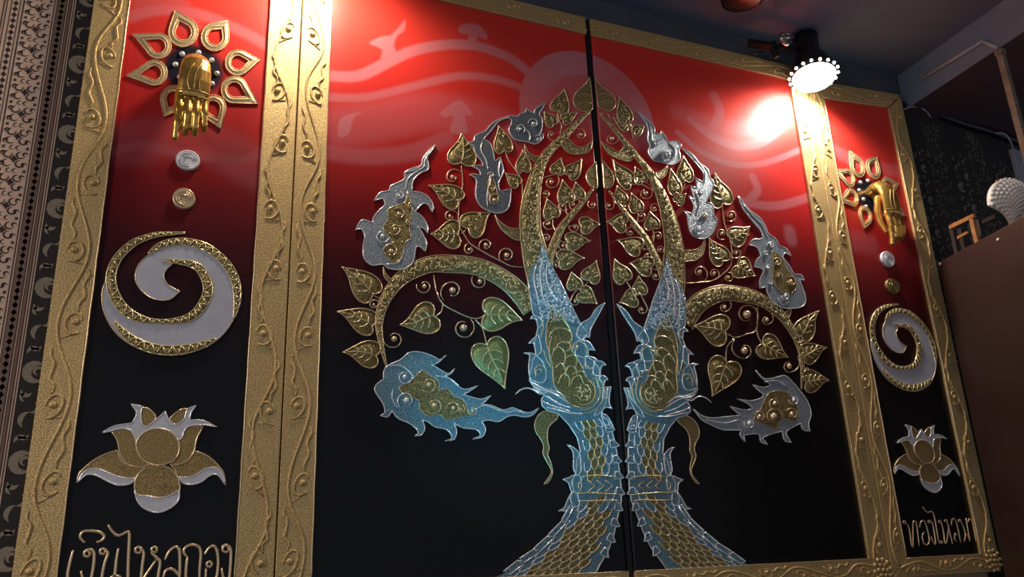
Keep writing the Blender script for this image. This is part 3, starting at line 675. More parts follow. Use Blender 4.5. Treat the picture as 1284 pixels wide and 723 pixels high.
# the two leaves cut in half by the seam
def half_leaf(root, s, vs):
    f = fillpx('half_leaf', P(s), G_DARK, G_RIM, root, .0030, .0015, label='half of a heart leaf cut by the seam')
    m = MB()
    for q in vs: m.taper(M2(smooth(P(q), 3)), .0010, -.0032)
    for c in ((727, 113), (724, 119), (719, 125)) if 'dots' in f else (): pass
    obj('vein', m, G_RIM, f)
half_leaf(TREE_L, '738,97 733,106 722,116 718.5,124 719.5,132 725,138 733,140.5 742,137 741.5,120 740,104', ['740,120 730,118 722,121', '741,130 732,129 724,131'])
half_leaf(TREE_R, '745,97 750,105 760,114 769,121 771.5,130 768,137 761,140 754,137 749.5,133 748,120', ['749,120 758,118 766,122', '750,130 759,127 768,129', '748,112 755,112'])
half_leaf(TREE_L, '746.8,203 742,208 735,217 734.5,225 739,233 744,236 748.4,235 747.6,218', ['747,214 743,212', '748,224 742,222 737,225'])
half_leaf(TREE_R, '753.8,201 760,208 767,217 769,226 766,234 760,236.5 756.5,235 755.4,218', ['755,214 762,212', '755,224 762,221 767,224'])
# curved horn leaves growing from the trunk
for root, s in ((TREE_L, '700,172 712,175 722,184 733,184 742,176 740,187 732,193 718,194 707,188'), (TREE_R, '752,177 762,184 775,191 782,183 791,185 794,196 788,203 776,200 762,193'),
                (TREE_L, '620,270 625,277 634,284 643,287 652,287 652,302 643.5,300 631,291 624,281'), (TREE_R, '883,299 880,306 876,311 868,314 857,314 857,328 870,327 880,320 883,310'),
                (TREE_L, '657,181 661,190 667,195 676,197 672,205 664,199 658,191'), (TREE_R, '836,208 835,217 831,223 825,224 821,217 829,214'),
                (TREE_L, '480,334 483,343 490,350 500,352 496,360 487,354 481,346'), (TREE_R, '991,386 990,395 984,402 979,397 985,391')):
    fillpx('horn_leaf', P(s), G_LEAF, G_RIM, root, .0035, .0013)
# tendrils and curls
TEND_L = ['578,207 580,230 575,258 575,280 580,291 589,305 601,313 613,320 627,327 640,333.5 656,335', '572,294 580,292', '587,285 580,292', '570,252 575,259', '467,370 474,373 480,374', '465,408 474,409', '469,446 477,443',
          '543.7,345 547,365 555,381 572,391 588.5,398 600,399 609,394', '555,382 553,391 545,397', '596,401 605,412 610,433', '633,190 638,202 648,216 654,228 655,246 656,251', '654,214 650,222', '698,139 701,152 704,158 702,168', '681,223 693,219.5 710,218', '710,253 709,264 713,271', '725,248 727.5,258 724,264', '692.5,272 693,283 696,290', '700,301 711,305', '713,383 718,370 723,364 731,361 738,351', '721,361 721,366', '729,284 720,283 712,284', '702,327 696,326', '484,457 483,463']
CURL_L = [((578,217),(567,222),9,-1),((574,270),(564,271),7.5,-1),((589,305),(588,313),6.5,-1),((601,312),(609,307),8,1),((627.5,327),(635,320),10.5,1),((556,377),(567,364),13,1),((590,400),(581,411),15,1),((593,345),(601.5,353),9.5,-1),
          ((522,356),(532,359),9.5,-1),((480,420),(494,425),12.5,-1),((477,383),(468.5,382),6.5,-1),((701,173),(691,169.5),5.5,1),((724,162),(728,169),6.5,1),((698,219),(691,228.5),9,1),((712,262),(705,258),5.5,1),((724,262),(717.6,257),5,1),((681,247),(684,243),5,-1),
          ((738,252),(742,257),5,-1),((694,285),(686,281),6,1),((713,285),(720.6,285),5.5,-1),((703,303),(705.5,308),6,-1),((694,334),(697,332),5,1),((715,375),(721,378),5.5,-1),((680,298),(685,298),5,1),((650,340),(655,333),1,1)]
TEND_R = ['905,257 907.8,279 916,304 917.5,323 913,337 895,351 877,354 858,355', '939,294 928,300', '949.5,383 948,413 935,419 921,423 908,416', '948,412 951,424 956,431', '920,424 911,436 910,455', '1004,421 997,424', '1007,446 1003,447', '1011,478 1005,476', '792.5,227 805.5,232 819,239.5', '859.5,226 856,237 849,243', '849,243 847,252', '790,281 797,289 806,297', '801,312 808,312 816,314', '815,336 826,339', '813,389 805.5,374 802,368 793,364 784,351', '782,253 782,263', '798.6,264 800,272 798,280', '818,286 820,296 819,303', '785,160 792,165 794,174', '785,151 792,158', '745,236 748,237', '761,141 766,152']
CURL_R = [((770,160),(766.5,174),9,1),((809,229),(809,242.5),9.5,1),((769,252),(763,258),6,1),((778,262),(783,259),6,-1),((827,262),(820,261),6,-1),((798,276),(804,271),5.5,-1),((797,287),(790,291),6,-1),((819,302),(825,296),6,1),((806,314),(811.5,319),6.5,1),((825,339),(822,346),6,1),((808,380),(804.7,388),6.5,1),((831,316),(827.5,313),5,-1),
          ((911,276),(916,270.5),8,-1),((909,300),(904.5,293),7,1),((917,322),(923,317),6.5,-1),((912,341),(913,348),6.5,1),((895,351),(895,343),7,-1),((882,353),(877,341),8.5,-1),((912,374),(908,385),7.5,1),((948,405),(936,394.5),14.5,-1),((966,392),(961,401),7.5,1),((921,424),(933,439.5),12.5,-1),((999,446),(989,459),9.5,1),((1000,430),(1005,428),5,-1),((1004,464),(1010,463),4.5,-1)]
for root, TT, CC in ((TREE_L, TEND_L, CURL_L), (TREE_R, TEND_R, CURL_R)):
    for s in TT: m = MB(); m.taper(M2(smooth(P(s), 4)), .0016, -.0012, .7); obj('tendril', m, G_RIM, root)
    for S, C, rr, sg in CC:
        if rr < 2: continue
        m = MB(); curl(m, S, C, rr, sg, .0015, -.0012); obj('curl', m, G_RIM, root)
# flame ornaments
def flame(root, pts, gold, curls, mat_, label, lines=(), gmat=None):
    f = fillpx('flame_ornament', pts, mat_, S_RIM, root, .0045, .0015, label=label)
    if gold: fillpx('gold_inlay', gold, gmat or G_LEAF, G_RIM, f, .0056, .0009)
    for C, rr, sg, gd in curls:
        m = MB(); a = random.uniform(0, 6.28); S = (C[0]+rr*math.cos(a)*1.0, C[1]+rr*math.sin(a)); curl(m, S, C, rr, sg, .0015, -.0066, .34, .85, by=-.0045); obj('curl', m, G_RIM if gd else S_RIM, f)
    m = MB()
    for s in lines: m.taper(M2(smooth(s, 3)), .0015, -.0050)
    if lines: obj('ridge', m, S_RIM, f)['kind'] = 'stuff'
k = 4.015; z1 = lambda s: P(s, 420, 180, k)
flame(TREE_L, z1('502,10 470,40 440,80 430,112 380,130 350,150 345,185 280,215 270,240 225,250 195,290 240,278 250,310 215,345 190,380 190,405 150,388 125,395 102,440 130,432 148,470 140,520 145,580 185,615 240,610 270,632 340,635 390,600 405,525 430,525 452,545 458,500 430,440 410,420 445,430 465,455 460,410 435,370 400,345 440,305 470,315 488,350 490,305 460,265 420,248 385,245 390,190 430,150 465,135 468,100 460,75 480,45'),
      z1('360,240 350,300 270,330 262,390 240,430 290,500 240,540 280,600 330,580 350,500 380,480 370,420 385,330'),
      [((420+320/k,180+265/k),5.5,1,0),((420+318/k,180+358/k),8,1,1),((420+298/k,180+435/k),8,-1,1),((420+235/k,180+470/k),9,1,0),((420+278/k,180+545/k),10,1,1),((420+378/k,180+318/k),4.5,-1,1),((420+370/k,180+398/k),4.5,1,1)], S_FILL,
      'pale silver flame with a wavy tail, upper left of the tree', [z1('480,35 450,85 445,120 400,150 365,180 350,240'), z1('250,610 320,600 345,530'), z1('340,150 400,135 440,110')])
k = 4.518; z2 = lambda s: P(s, 560, 120, k)
flame(TREE_L, z2('350,125 300,135 250,165 215,205 160,230 150,262 115,270 150,290 160,330 195,375 205,402 175,398 140,402 180,425 190,455 155,448 125,450 165,480 160,560 190,630 260,665 310,665 350,630 362,530 300,545 290,500 318,430 300,350 270,378 258,310 240,270 205,250 250,200 290,150'),
      z2('245,440 230,520 250,600 290,600 270,500'), [((560+245/k,120+455/k),4,1,0),((560+265/k,120+596/k),8,-1,1),((560+250/k,120+530/k),5,1,1)], S_DARK, 'dark silver flame left of the upper trunk', [z2('200,260 190,310 220,370 230,430'), z2('245,440 240,500 225,570 230,640'), z2('300,360 290,430 300,470')])
k = 4.017; z3 = lambda s: P(s, 630, 90, k)
flame(TREE_L, z3('15,232 45,250 30,300 60,345 115,355 160,368 195,345 205,315 180,325 195,290 198,240 183,215 215,160 185,175 160,195 160,215 148,208 115,190 110,208 85,215 70,228 35,225'), None,
      [((630+150/k,90+265/k),6.5,1,0),((630+85/k,90+293/k),6,-1,0),((630+175/k,90+342/k),4.5,1,0)], S_DARK, 'dark silver flame near the top left of the crown', [z3('130,355 135,320 115,295 90,270')])
k = 6.569; z4 = lambda s: P(s, 740, 90, k)
flame(TREE_R, z4('385,330 460,400 520,460 525,505 565,515 580,490 605,530 640,580 700,575 745,610 722,645 735,700 720,745 660,772 590,752 520,737 480,690 470,655 485,610 465,560 470,510 460,440'), None,
      [((740+630/k,90+690/k),10,1,0),((740+545/k,90+600/k),5,-1,0)], S_FILL, 'silver flame near the top right of the crown', [z4('480,430 500,520 500,580'), z4('640,590 690,640 700,700')])
k = 3.615; z5 = lambda s: P(s, 840, 160, k)
flame(TREE_R, z5('50,95 100,125 125,160 165,190 180,235 195,250 185,290 160,340 190,350 195,400 210,420 195,470 165,500 130,505 95,485 80,440 75,400 60,380 95,392 105,355 80,310 108,332 100,300 90,265 118,278 115,230 145,250 150,215 120,170'), None,
      [((840+125/k,160+465/k),6,1,0),((840+150/k,160+405/k),4.5,-1,1),((840+135/k,160+300/k),3.5,1,0)], S_FILL, 'narrow silver flame right of the upper trunk', [z5('75,110 130,165 155,210 150,260'), z5('110,290 130,340 115,400')])
k = 6.027; z6 = lambda s: P(s, 930, 280, k)
flame(TREE_R, P('924,246 932,256 941,266 951,273 958,283 962,293') + z6('250,120 275,170 330,195 368,250 320,225 305,260 350,320 390,385 440,390 467,430 430,430 450,480 478,580 450,630 380,645 300,640 230,600 190,530 180,480 133,492 130,430 155,370 145,345 90,332 105,280 135,250 120,200 90,175 48,165 80,125 140,120 150,90 130,50') + P('947,283 938,272 930,261'),
      z6('215,200 300,270 330,350 400,430 400,500 330,540 250,480 220,400 230,300'), [((930+c[0]/k,280+c[1]/k),c[2]/k,c[3],c[4]) for c in ((210,170,26,1,0),(172,232,18,-1,0),(182,332,18,1,0),(258,298,34,1,1),(270,402,28,-1,1),(360,445,42,1,1),(320,552,32,-1,0),(205,452,18,1,0))], S_FILL,
      'silver flame with a gold heart and thin tail, right of the crown', [P('930,256 942,270 954,282 962,300'), z6('260,560 300,620 350,600')])
k = 5.164; z7 = lambda s: P(s, 460, 430, k)
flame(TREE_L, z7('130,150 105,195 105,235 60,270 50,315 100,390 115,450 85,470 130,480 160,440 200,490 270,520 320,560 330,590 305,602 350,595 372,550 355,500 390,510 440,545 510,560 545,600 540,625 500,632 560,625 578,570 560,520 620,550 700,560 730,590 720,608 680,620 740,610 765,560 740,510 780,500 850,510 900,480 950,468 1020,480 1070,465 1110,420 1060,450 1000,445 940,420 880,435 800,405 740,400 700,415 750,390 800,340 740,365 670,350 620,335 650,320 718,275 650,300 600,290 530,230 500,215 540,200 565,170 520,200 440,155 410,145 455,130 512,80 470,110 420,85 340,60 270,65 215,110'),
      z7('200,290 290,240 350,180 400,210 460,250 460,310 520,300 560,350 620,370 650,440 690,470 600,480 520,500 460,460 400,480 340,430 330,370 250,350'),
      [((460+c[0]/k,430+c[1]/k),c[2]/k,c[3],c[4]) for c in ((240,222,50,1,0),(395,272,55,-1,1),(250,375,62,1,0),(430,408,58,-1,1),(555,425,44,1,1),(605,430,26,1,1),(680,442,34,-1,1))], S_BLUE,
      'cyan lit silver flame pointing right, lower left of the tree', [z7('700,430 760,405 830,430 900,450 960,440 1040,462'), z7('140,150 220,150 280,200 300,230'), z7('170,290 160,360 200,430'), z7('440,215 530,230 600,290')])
k = 3.013; z8 = lambda s: P(s, 840, 340, k)
flame(TREE_R, z8('320,375 350,405 385,405 430,395 460,420 485,450 515,490 530,540 520,575 525,605 500,600 490,575 460,590 435,610 455,648 430,640 420,605 380,615 345,630 365,655 340,645 330,615 275,620 280,645 262,620 265,600 200,600 150,580 115,560 85,520 115,545 160,555 210,550 265,545 245,530 225,512 280,525 310,520 290,500 250,483 300,490 340,480 350,465 330,450 310,430 350,440 380,430 345,405'),
      z8('370,460 440,460 480,520 470,570 420,560 400,600 350,580 310,560 340,520'), [((840+c[0]/k,340+c[1]/k),c[2]/k,c[3],c[4]) for c in ((390,500,24,1,1),(462,487,20,-1,0),(455,540,24,1,1),(385,550,36,-1,1),(333,550,22,1,1),(295,575,22,-1,0))], S_FILL,
      'grey silver flame pointing left, lower right of the tree', [z8('130,560 200,575 260,560'), z8('350,420 400,415 440,440')])

# ------------------------------------------------------------------ ornaments of the narrow panels
def centre(px, py): return W(px, py)
def place(o, c, sx=1.0, sz=1.0, rot=0.0): o.location = (c[0], c[1], c[2]); o.scale = (sx, 1, sz); o.rotation_euler = (0, rot, 0)
def measure(p, q): a, b = W(*p), W(*q); return abs(a[0]-b[0]), abs(a[2]-b[2])
# rosette of eight drop-shaped petals
k = 4.015; RC0 = (243, 87)
ros = thing('petal_rosette', 'large rosette of eight gold drop petals around the left gold hand', 'rosette', W(*RC0), 'petal rosettes behind the hands')
PET = [((320,55),(360,165),74),((585,108),(520,190),70),((745,303),(635,318),64),((738,525),(618,455),68),((550,652),(510,545),64),((262,590),(312,500),66),((75,385),(215,370),64),((105,175),(235,235),64)]
def drop(tip, c, rr, f=1.0, n=16):
    tip, c = np.array(tip, float), np.array(c, float); d_ = tip - c; L = np.hypot(*d_); d_ /= L; nr = np.array([-d_[1], d_[0]]); out = [tuple(c + d_*L*f*(1 if f > .9 else .92))]
    a0 = math.radians(50)
    for i in range(n+1):
        a = a0 + (2*math.pi - 2*a0)*i/n; out.append(tuple(c + rr*f*(d_*math.cos(a) + nr*math.sin(a))))
    return out
for tp, c, rr in PET:
    to = lambda q: (140 + q[0]/k, q[1]/k)
    O = M2([to(q) for q in drop(tp, c, rr)]); I = M2([to(q) for q in drop(tp, c, rr, .56)]); n = len(O); m = MB(); vs = []; fs = []
    for i in range(n):
        for t, y in ((0, 0), (0.02, -.003), (.5, -.0042), (.98, -.003), (1, 0)): vs.append((O[i][0]*(1-t)+I[i][0]*t, y, O[i][1]*(1-t)+I[i][1]*t))
    for i in range(n):
        for q in range(4): j = (i+1) % n; fs.append((i*5+q, i*5+q+1, j*5+q+1, j*5+q))
    m.add(vs, fs, False); pt = obj('petal', m, G_RIM, ros)
    m = MB(); Mi = M2([to(q) for q in drop(tp, c, rr, .74)]); m.tube(O, .0012, -.003, closed=True); m.tube(Mi, .0010, -.0042, closed=True); m.tube(I, .0012, -.003, closed=True); obj('petal_rim', m, G_FRAME, pt)
for q in ((355,272),(437,265),(503,303),(530,370),(505,422),(343,388),(320,325),(350,440),(480,455)):
    c = M2([(140 + q[0]/k, q[1]/k)])[0]; m = MB(); m.dot(c, .0062, 0, .0062, 12, 4); obj('stud', m, S_RIM, ros)
# gold hand, wrist rooted in the rosette, fingers hanging down
ZH = 1.42; DZ = -.012
def hand_mesh():
    m = MB(); o = np.array(W(RC0[0]+2, RC0[1]+1))
    def K(c): return np.array([c[0], c[1], c[2]*ZH + DZ])
    def loft(secs, seg=16):
        vs, fs = [], []
        for i, (c, hw_, th) in enumerate(secs):
            c0 = K(secs[max(i-1, 0)][0]); c1 = K(secs[min(i+1, len(secs)-1)][0]); t = c1 - c0; t = t/np.linalg.norm(t)
            xd = np.array([1.0, 0, 0]); xd = xd - t*(xd @ t); xd /= np.linalg.norm(xd); nd = np.cross(t, xd)
            for q in range(seg):
                a = 2*math.pi*q/seg; vs.append(o + K(c) + xd*hw_*math.cos(a) + nd*th*math.sin(a))
        for i in range(len(secs)-1):
            for q in range(seg): fs.append((i*seg+q, i*seg+(q+1) % seg, (i+1)*seg+(q+1) % seg, (i+1)*seg+q))
        fs.append(tuple(range(seg))[::-1]); fs.append(tuple((len(secs)-1)*seg+q for q in range(seg))); m.add(vs, fs)
    loft([((0, .001, .000), .020, .018), ((0, -.022, .004), .023, .020), ((0, -.042, .002), .028, .021), ((0, -.057, -.008), .030, .019), ((0, -.065, -.024), .0315, .016), ((0, -.068, -.042), .032, .0135), ((0, -.067, -.058), .032, .0125), ((0, -.064, -.070), .0315, .0105), ((0, -.060, -.078), .028, .007)])
    fing = [(-.0238, [(-.064, -.066), (-.072, -.088), (-.071, -.113), (-.064, -.140)], .0088), (-.0078, [(-.066, -.066), (-.075, -.096), (-.070, -.118), (-.058, -.128)], .0090),
            (.0080, [(-.066, -.066), (-.075, -.095), (-.069, -.116), (-.057, -.126)], .0088), (.0236, [(-.063, -.066), (-.071, -.092), (-.066, -.108), (-.057, -.118)], .0082)]
    for x, pth, rr in fing:
        p = smooth([(x*(1 + .04*i), q[0], q[1]) for i, q in enumerate(pth)], 5); n = len(p); secs = []
        for i, c in enumerate(p):
            t = i/(n-1); q = rr*1.06*(1 - .24*t)*(1 + .08*math.cos(t*6*math.pi)); q *= 1 if t < .9 else math.sqrt(max(.05, 1-((t-.9)/.1)**2*.95)); secs.append((c, q, q))
        loft(secs, 12)
    p = smooth([(-.016, -.040, -.022), (-.024, -.038, -.050), (-.026, -.040, -.076), (-.022, -.046, -.098), (-.018, -.050, -.108)], 5); n = len(p)
    loft([(c, .0125*(1-.45*i/(n-1))*(1 if i < n-2 else .6), .0125*(1-.45*i/(n-1))*(1 if i < n-2 else .6)) for i, c in enumerate(p)], 12)
    return m
hand = thing('gold_hand', 'polished gold hand hanging fingers down in the left rosette, seen from its back', 'hand ornament', W(*RC0), 'gold hands in the rosettes')
hb = obj('palm_and_fingers', hand_mesh(), G_HAND, hand)
md_ = hb.modifiers.new('one_skin', 'REMESH'); md_.mode = 'VOXEL'; md_.voxel_size = 0.0014; md_.use_smooth_shade = True
md_ = hb.modifiers.new('soften', 'SMOOTH'); md_.factor = .5; md_.iterations = 3
m = MB(); o = np.array(W(RC0[0]+2, RC0[1]+1))
m.tube3([o + np.array([x, -.0665 - .0135*math.sqrt(max(0, 1-(x/.0315)**2)), -.060*ZH+DZ]) for x in np.linspace(-.031, .031, 13)], .0018); m.tube3([o + np.array([x, -.0655 - .0135*math.sqrt(max(0, 1-(x/.0315)**2)), -.068*ZH+DZ]) for x in np.linspace(-.031, .031, 13)], .0013)
for q in ([(-.004, -.014), (-.012, -.030), (-.014, -.048), (-.008, -.062)], [(.010, -.012), (.000, -.034), (.000, -.060)], [(.022, -.020), (.010, -.040), (.012, -.062)]):
    m.tube3([o + np.array([x, (-.0600 if z > -.02 else -.0668) - (.019 if z > -.02 else .0142)*math.sqrt(max(0, 1-(x/.031)**2)) - .0005, z*ZH+DZ]) for x, z in smooth(q, 4)], .0013, 5)
obj('engraved_band', m, G_DARK, hand)
# coins
def coin(label, px, py, rpx, rpy, mt, grp):
    c = W(px, py); rx, rz = measure((px-rpx, py), (px+rpx, py))[0]/2, measure((px, py-rpy), (px, py+rpy))[1]/2
    m = MB(); n = 28; vs = []; fs = []; pr = ((1, 0), (1.0, -.006), (.93, -.0085), (.84, -.0075), (.4, -.008), (.02, -.0083))
    for f, y in pr:
        for i in range(n): a = 2*math.pi*i/n; vs.append((c[0]+rx*f*math.cos(a), y, c[2]+rz*f*math.sin(a)))
    for j in range(len(pr)-1):
        for i in range(n): fs.append((j*n+i, j*n+(i+1) % n, (j+1)*n+(i+1) % n, (j+1)*n+i)[::1])
    fs.append(tuple((len(pr)-1)*n+i for i in range(n))); m.add(vs, fs)
    for rr in (.45, .65): m.tube([(c[0]+rx*rr*math.cos(a), c[2]+rz*rr*math.sin(a)) for a in np.linspace(0, 5.0, 14)], .0010, -.0085)
    m.tube([(c[0]-rx*.3, c[2]-rz*.3), (c[0]-rx*.25, c[2]+rz*.3), (c[0]+rx*.3, c[2]+rz*.25)], .0012, -.0085)
    return tag(obj('coin', m, mt, org=c), label, 'medallion', grp)
coin('silver coin medallion under the left gold hand', 235.5, 202, 15.5, 12.5, S_MATTE, 'coin medallions on the left panel'); coin('pale gold coin medallion above the large left swirl', 230.5, 250, 14.5, 13, G_RIM, 'coin medallions on the left panel')
coin('small silver coin under the right gold hand', 1111.7, 325.5, 8, 9.5, S_MATTE, 'coin medallions on the right panel'); coin('small dull gold coin above the right swirl', 1118, 359, 8, 9, G_LEAF, 'coin medallions on the right panel')
# swirl emblem
k = 2.583; sw = lambda s: P(s, 100, 180, k); SWC = (100+297/k, 180+500/k)
swl = thing('swirl_emblem', 'large white spiral edged in lacy gold on the left panel', 'emblem', W(*SWC), 'white spiral emblems')
body = sw('85,440 72,490 80,550 115,612 170,655 240,680 310,683 390,668 450,632 495,575 520,500 510,440 480,390 430,347 380,322 330,315 270,330 225,360 190,395 180,440 200,478 240,505 290,507 325,478 310,474 285,458 272,432 280,410 300,392 275,378 330,382 388,400 422,440 430,495 400,530 365,562 300,578 200,574 145,540 112,490')
o_ = M2(soft(body, 3)); m = MB(); m.slab(o_, 0, -.004); wb = obj('white_spiral', m, WHITE, swl); m = MB(); m.tube(o_, .0012, -.004, closed=True); obj('rim', m, G_RIM, wb)
def lace(name, s, par):
    cl = [(100+float(a.split(',')[0])/k, 180+float(a.split(',')[1])/k, float(a.split(',')[2])/k) for a in s.split()]
    c, A, B = bandpx(cl); A2, B2 = M2(A), M2(B); m = MB(); m.band(A2, B2, .0058); o = obj(name, m, G_LEAF, par)
    m = MB(); m.tube(A2, .0014, -.0045); m.tube(B2, .0014, -.0045); tot = 0; zz = []; tgt = 0; side = 0
    for i in range(len(c)):
        if i: tot += math.hypot(c[i][0]-c[i-1][0], c[i][1]-c[i-1][1])
        if tot >= tgt and c[i][2] > 3: zz.append((A2 if side else B2)[i]); side ^= 1; tgt = tot + 4.2
    for i in range(len(zz)-1): m.taper([zz[i], ((zz[i][0]+zz[i+1][0])/2+.0008, (zz[i][1]+zz[i+1][1])/2), zz[i+1]], .0014, -.0062, .6)
    obj('lace_ridge', m, G_VEIN, o)
lace('gold_band', '342,291,3 300,293,8 250,297,14 205,310,18 170,327,22 125,370,26 102,425,30 108,480,32 140,535,32 190,567,24 250,577,12 310,576,18 360,562,26 395,528,30 415,480,30 408,440,28 385,405,24 350,390,18 310,384,12 270,379,3', swl)
lace('gold_band', '222,360,4 250,338,18 290,324,22 340,320,22 400,334,24 445,362,24 482,402,26 505,450,26 510,505,22 503,550,10 498,566,3', swl)
lace('gold_band', '110,576,4 135,607,18 175,640,26 230,664,30 300,672,30 360,664,26 410,648,16 440,632,4', swl)
# lotus
k = 2.975; lo = lambda s: P(s, 80, 480, k); LOC = (80+335/k, 480+290/k)
lot = thing('lotus_relief', 'large gold lotus with silver petal tips at the foot of the left panel', 'lotus relief', W(*LOC), 'lotus reliefs')
def lot_piece(name, s, mt, rm, h, **kw): return fillpx(name, lo(s), mt, rm, lot, h, .0016, **kw)
lot_piece('petal', '50,372 60,335 110,290 160,264 200,252 215,290 250,310 310,318 285,340 268,356 240,358 210,352 175,340 140,326 110,322 75,335', G_DARK, G_RIM, .0034)
lot_piece('silver_tip', '50,372 75,333 110,320 140,325 175,340 210,352 240,357 268,355 250,375 225,381 195,380 160,365 120,345 85,343', S_MATTE, S_RIM, .0044, label='silver lower lip')
lot_piece('petal', '603,382 598,345 585,318 540,275 485,252 465,290 430,303 400,308 415,325 430,352 470,352 500,338 530,320 565,318 588,335', G_DARK, G_RIM, .0034)
lot_piece('silver_tip', '603,382 588,333 565,316 530,320 500,338 470,352 430,351 445,374 480,379 515,368 545,345 575,344', S_MATTE, S_RIM, .0044, label='silver lower lip')
lot_piece('petal', '178,180 215,172 250,170 268,200 270,240 285,275 320,308 280,314 240,305 212,270 200,215', G_DARK, G_RIM, .0042)
lot_piece('petal', '520,162 480,160 448,165 430,200 432,250 415,285 395,306 430,304 460,290 485,258 495,210', G_DARK, G_RIM, .0042)
lot_piece('petal', '300,92 330,108 343,135 305,168 285,150 282,115', G_DARK, G_RIM, .0040); lot_piece('petal', '440,98 465,100 460,130 430,155 405,150 398,130', G_DARK, G_RIM, .0040)
lot_piece('silver_crown', '145,186 175,168 205,158 250,152 262,140 272,112 252,80 295,90 288,110 290,150 305,165 330,150 352,132 377,108 390,135 408,155 432,152 452,130 460,100 493,86 475,110 468,140 520,142 570,166 530,158 490,158 455,170 440,205 425,212 400,185 370,172 340,170 305,182 272,222 262,195 245,175 210,172 180,180', S_MATTE, S_RIM, .0052, label='silver petal tips')
lot_piece('centre_petal', '345,308 310,298 282,272 270,235 280,205 310,182 345,172 385,178 415,200 430,232 425,270 400,295 370,306', G_DARK, G_RIM, .0062)
lot_piece('lower_petal', '350,308 390,316 420,345 432,380 428,408 395,420 352,428 310,420 275,420 264,390 272,350 300,322', G_DARK, G_RIM, .0052)
lot_piece('silver_tip', '264,400 275,418 310,422 352,430 395,420 430,400 428,435 400,465 350,484 300,468 275,440', S_MATTE, S_RIM, .0056, label='silver base')
# right panel repeats
def repeat(src, label, c, ref_l, ref_r, dz_l, dz_r):
    o = dup(src); o['label'] = label; sx = measure(*ref_r)[0] / measure(*ref_l)[0]; sz = measure(*dz_r)[1] / measure(*dz_l)[1]
    place(o, W(*c), sx, sz); print('repeat', label, round(sx, 3), round(sz, 3)); return o
repeat(swl, 'smaller white spiral edged in lacy gold on the right panel', (1132, 440), ((128, 370), (302, 370)), ((1091, 440), (1172.5, 450)), ((215, 302), (215, 444)), ((1130, 391), (1138, 490)))
repeat(lot, 'smaller dim lotus with silver tips on the right panel', (1157.5, 577), ((97, 602), (283, 606)), ((1118.5, 596), (1200, 595)), ((200, 508), (200, 642)), ((1157, 533), (1165, 617)))
repeat(ros, 'smaller rosette of gold drop petals around the right gold hand', (1089, 242), ((159, 90), (325, 90)), ((1052, 240), (1130, 240)), ((220, 14), (275, 162)), ((1067, 188), (1087, 288)))
place(dup(hand), W(1089, 238), 1, 1); [o for o in COL.objects if o.name.startswith('gold_hand.')][0]['label'] = 'polished gold hand curving out of the right rosette, seen side on'

# ------------------------------------------------------------------ lettering in raised gold
k1 = 5.836; tl = lambda s: P(s, 80, 640, k1)
def letters(root, LL, rad, f, sc_):
    for strokes in LL:
        m = MB()
        for s in strokes:
            if s.startswith('o'):
                x, y, rr = [float(q) for q in s[1:].split(',')]; pts = loopxy((x, y), rr, 12, 30, 400); pts = f(' '.join('%g,%g' % q for q in pts)); m.tube(M2(pts), rad*.9, -.001)
            else: m.taper(M2(smooth(f(s), 4)), rad, -.001, .7)
        obj('letter', m, G_RIM, root)
ins = thing('gold_lettering', 'raised gold Thai lettering under the left lotus, cut off by the picture edge', 'lettering', W(190, 700), 'gold Thai inscriptions')
letters(ins, [['68,290 45,380 28,470 35,530 60,540'], ['155,235 120,195 140,155 200,148 265,158 297,188 280,215 240,232'], ['o170,315,22', '150,300 175,285 205,287 222,315 218,400 200,500 180,550 150,530 125,440'], ['o285,298,20', '300,280 322,315 300,380 280,480 278,545', '400,275 385,360 375,460 360,530 340,500 370,475 415,490 420,530'],
     ['325,105 355,150 395,182 435,170 462,155 480,170 475,300 470,480 478,540 505,540'], ['o545,288,22', '560,268 585,310 575,400 565,500 562,545 600,470 680,355', 'o662,285,20', '640,305 680,345 705,380 690,480 688,545'], ['740,360 770,300 815,265 845,290 850,400 845,545', '725,500 745,440 785,425 820,445 845,480'],
     ['905,340 880,310 885,275 930,250 985,262 1003,310 995,420 990,545', '905,340 895,430 892,545'], ['1030,320 1060,275 1095,258 1120,290 1130,380 1115,500 1080,560 1040,520 1042,420', 'o1065,392,19'], ['o1185,280,24', '1155,265 1185,250 1218,275 1222,350 1210,500 1190,555 1170,510 1155,420']], .0030, tl, 1)
k2 = 7.774; tr_ = lambda s: P(s, 1120, 630, k2)
ins = thing('gold_lettering', 'smaller raised gold Thai lettering under the right lotus', 'lettering', W(1180, 665), 'gold Thai inscriptions')
letters(ins, [['o105,190,12', '112,198 145,230 165,330 175,410 190,415 190,200 215,185 230,250 250,420'], ['255,240 265,190 290,175 315,210 345,330 345,390 315,410 290,380 280,320 300,285'], ['o350,185,13', '360,180 378,200 395,280 410,400 385,380 365,330'], ['285,40 310,80 340,95 370,85 395,130 425,290 440,380', 'o462,385,12'],
     ['o450,185,12', '460,185 470,210 490,300 500,390 520,370 540,220', 'o510,175,12', '515,185 530,215 550,300 575,400'], ['565,220 570,165 595,160 625,240 655,390', '615,380 595,350 600,300 620,320'], ['o645,175,12', '655,180 690,260 700,330 690,380 710,300 745,380', '705,150 730,290 745,370'], ['725,190 740,155 765,180 785,270 805,380']], .0017, tr_, 1)

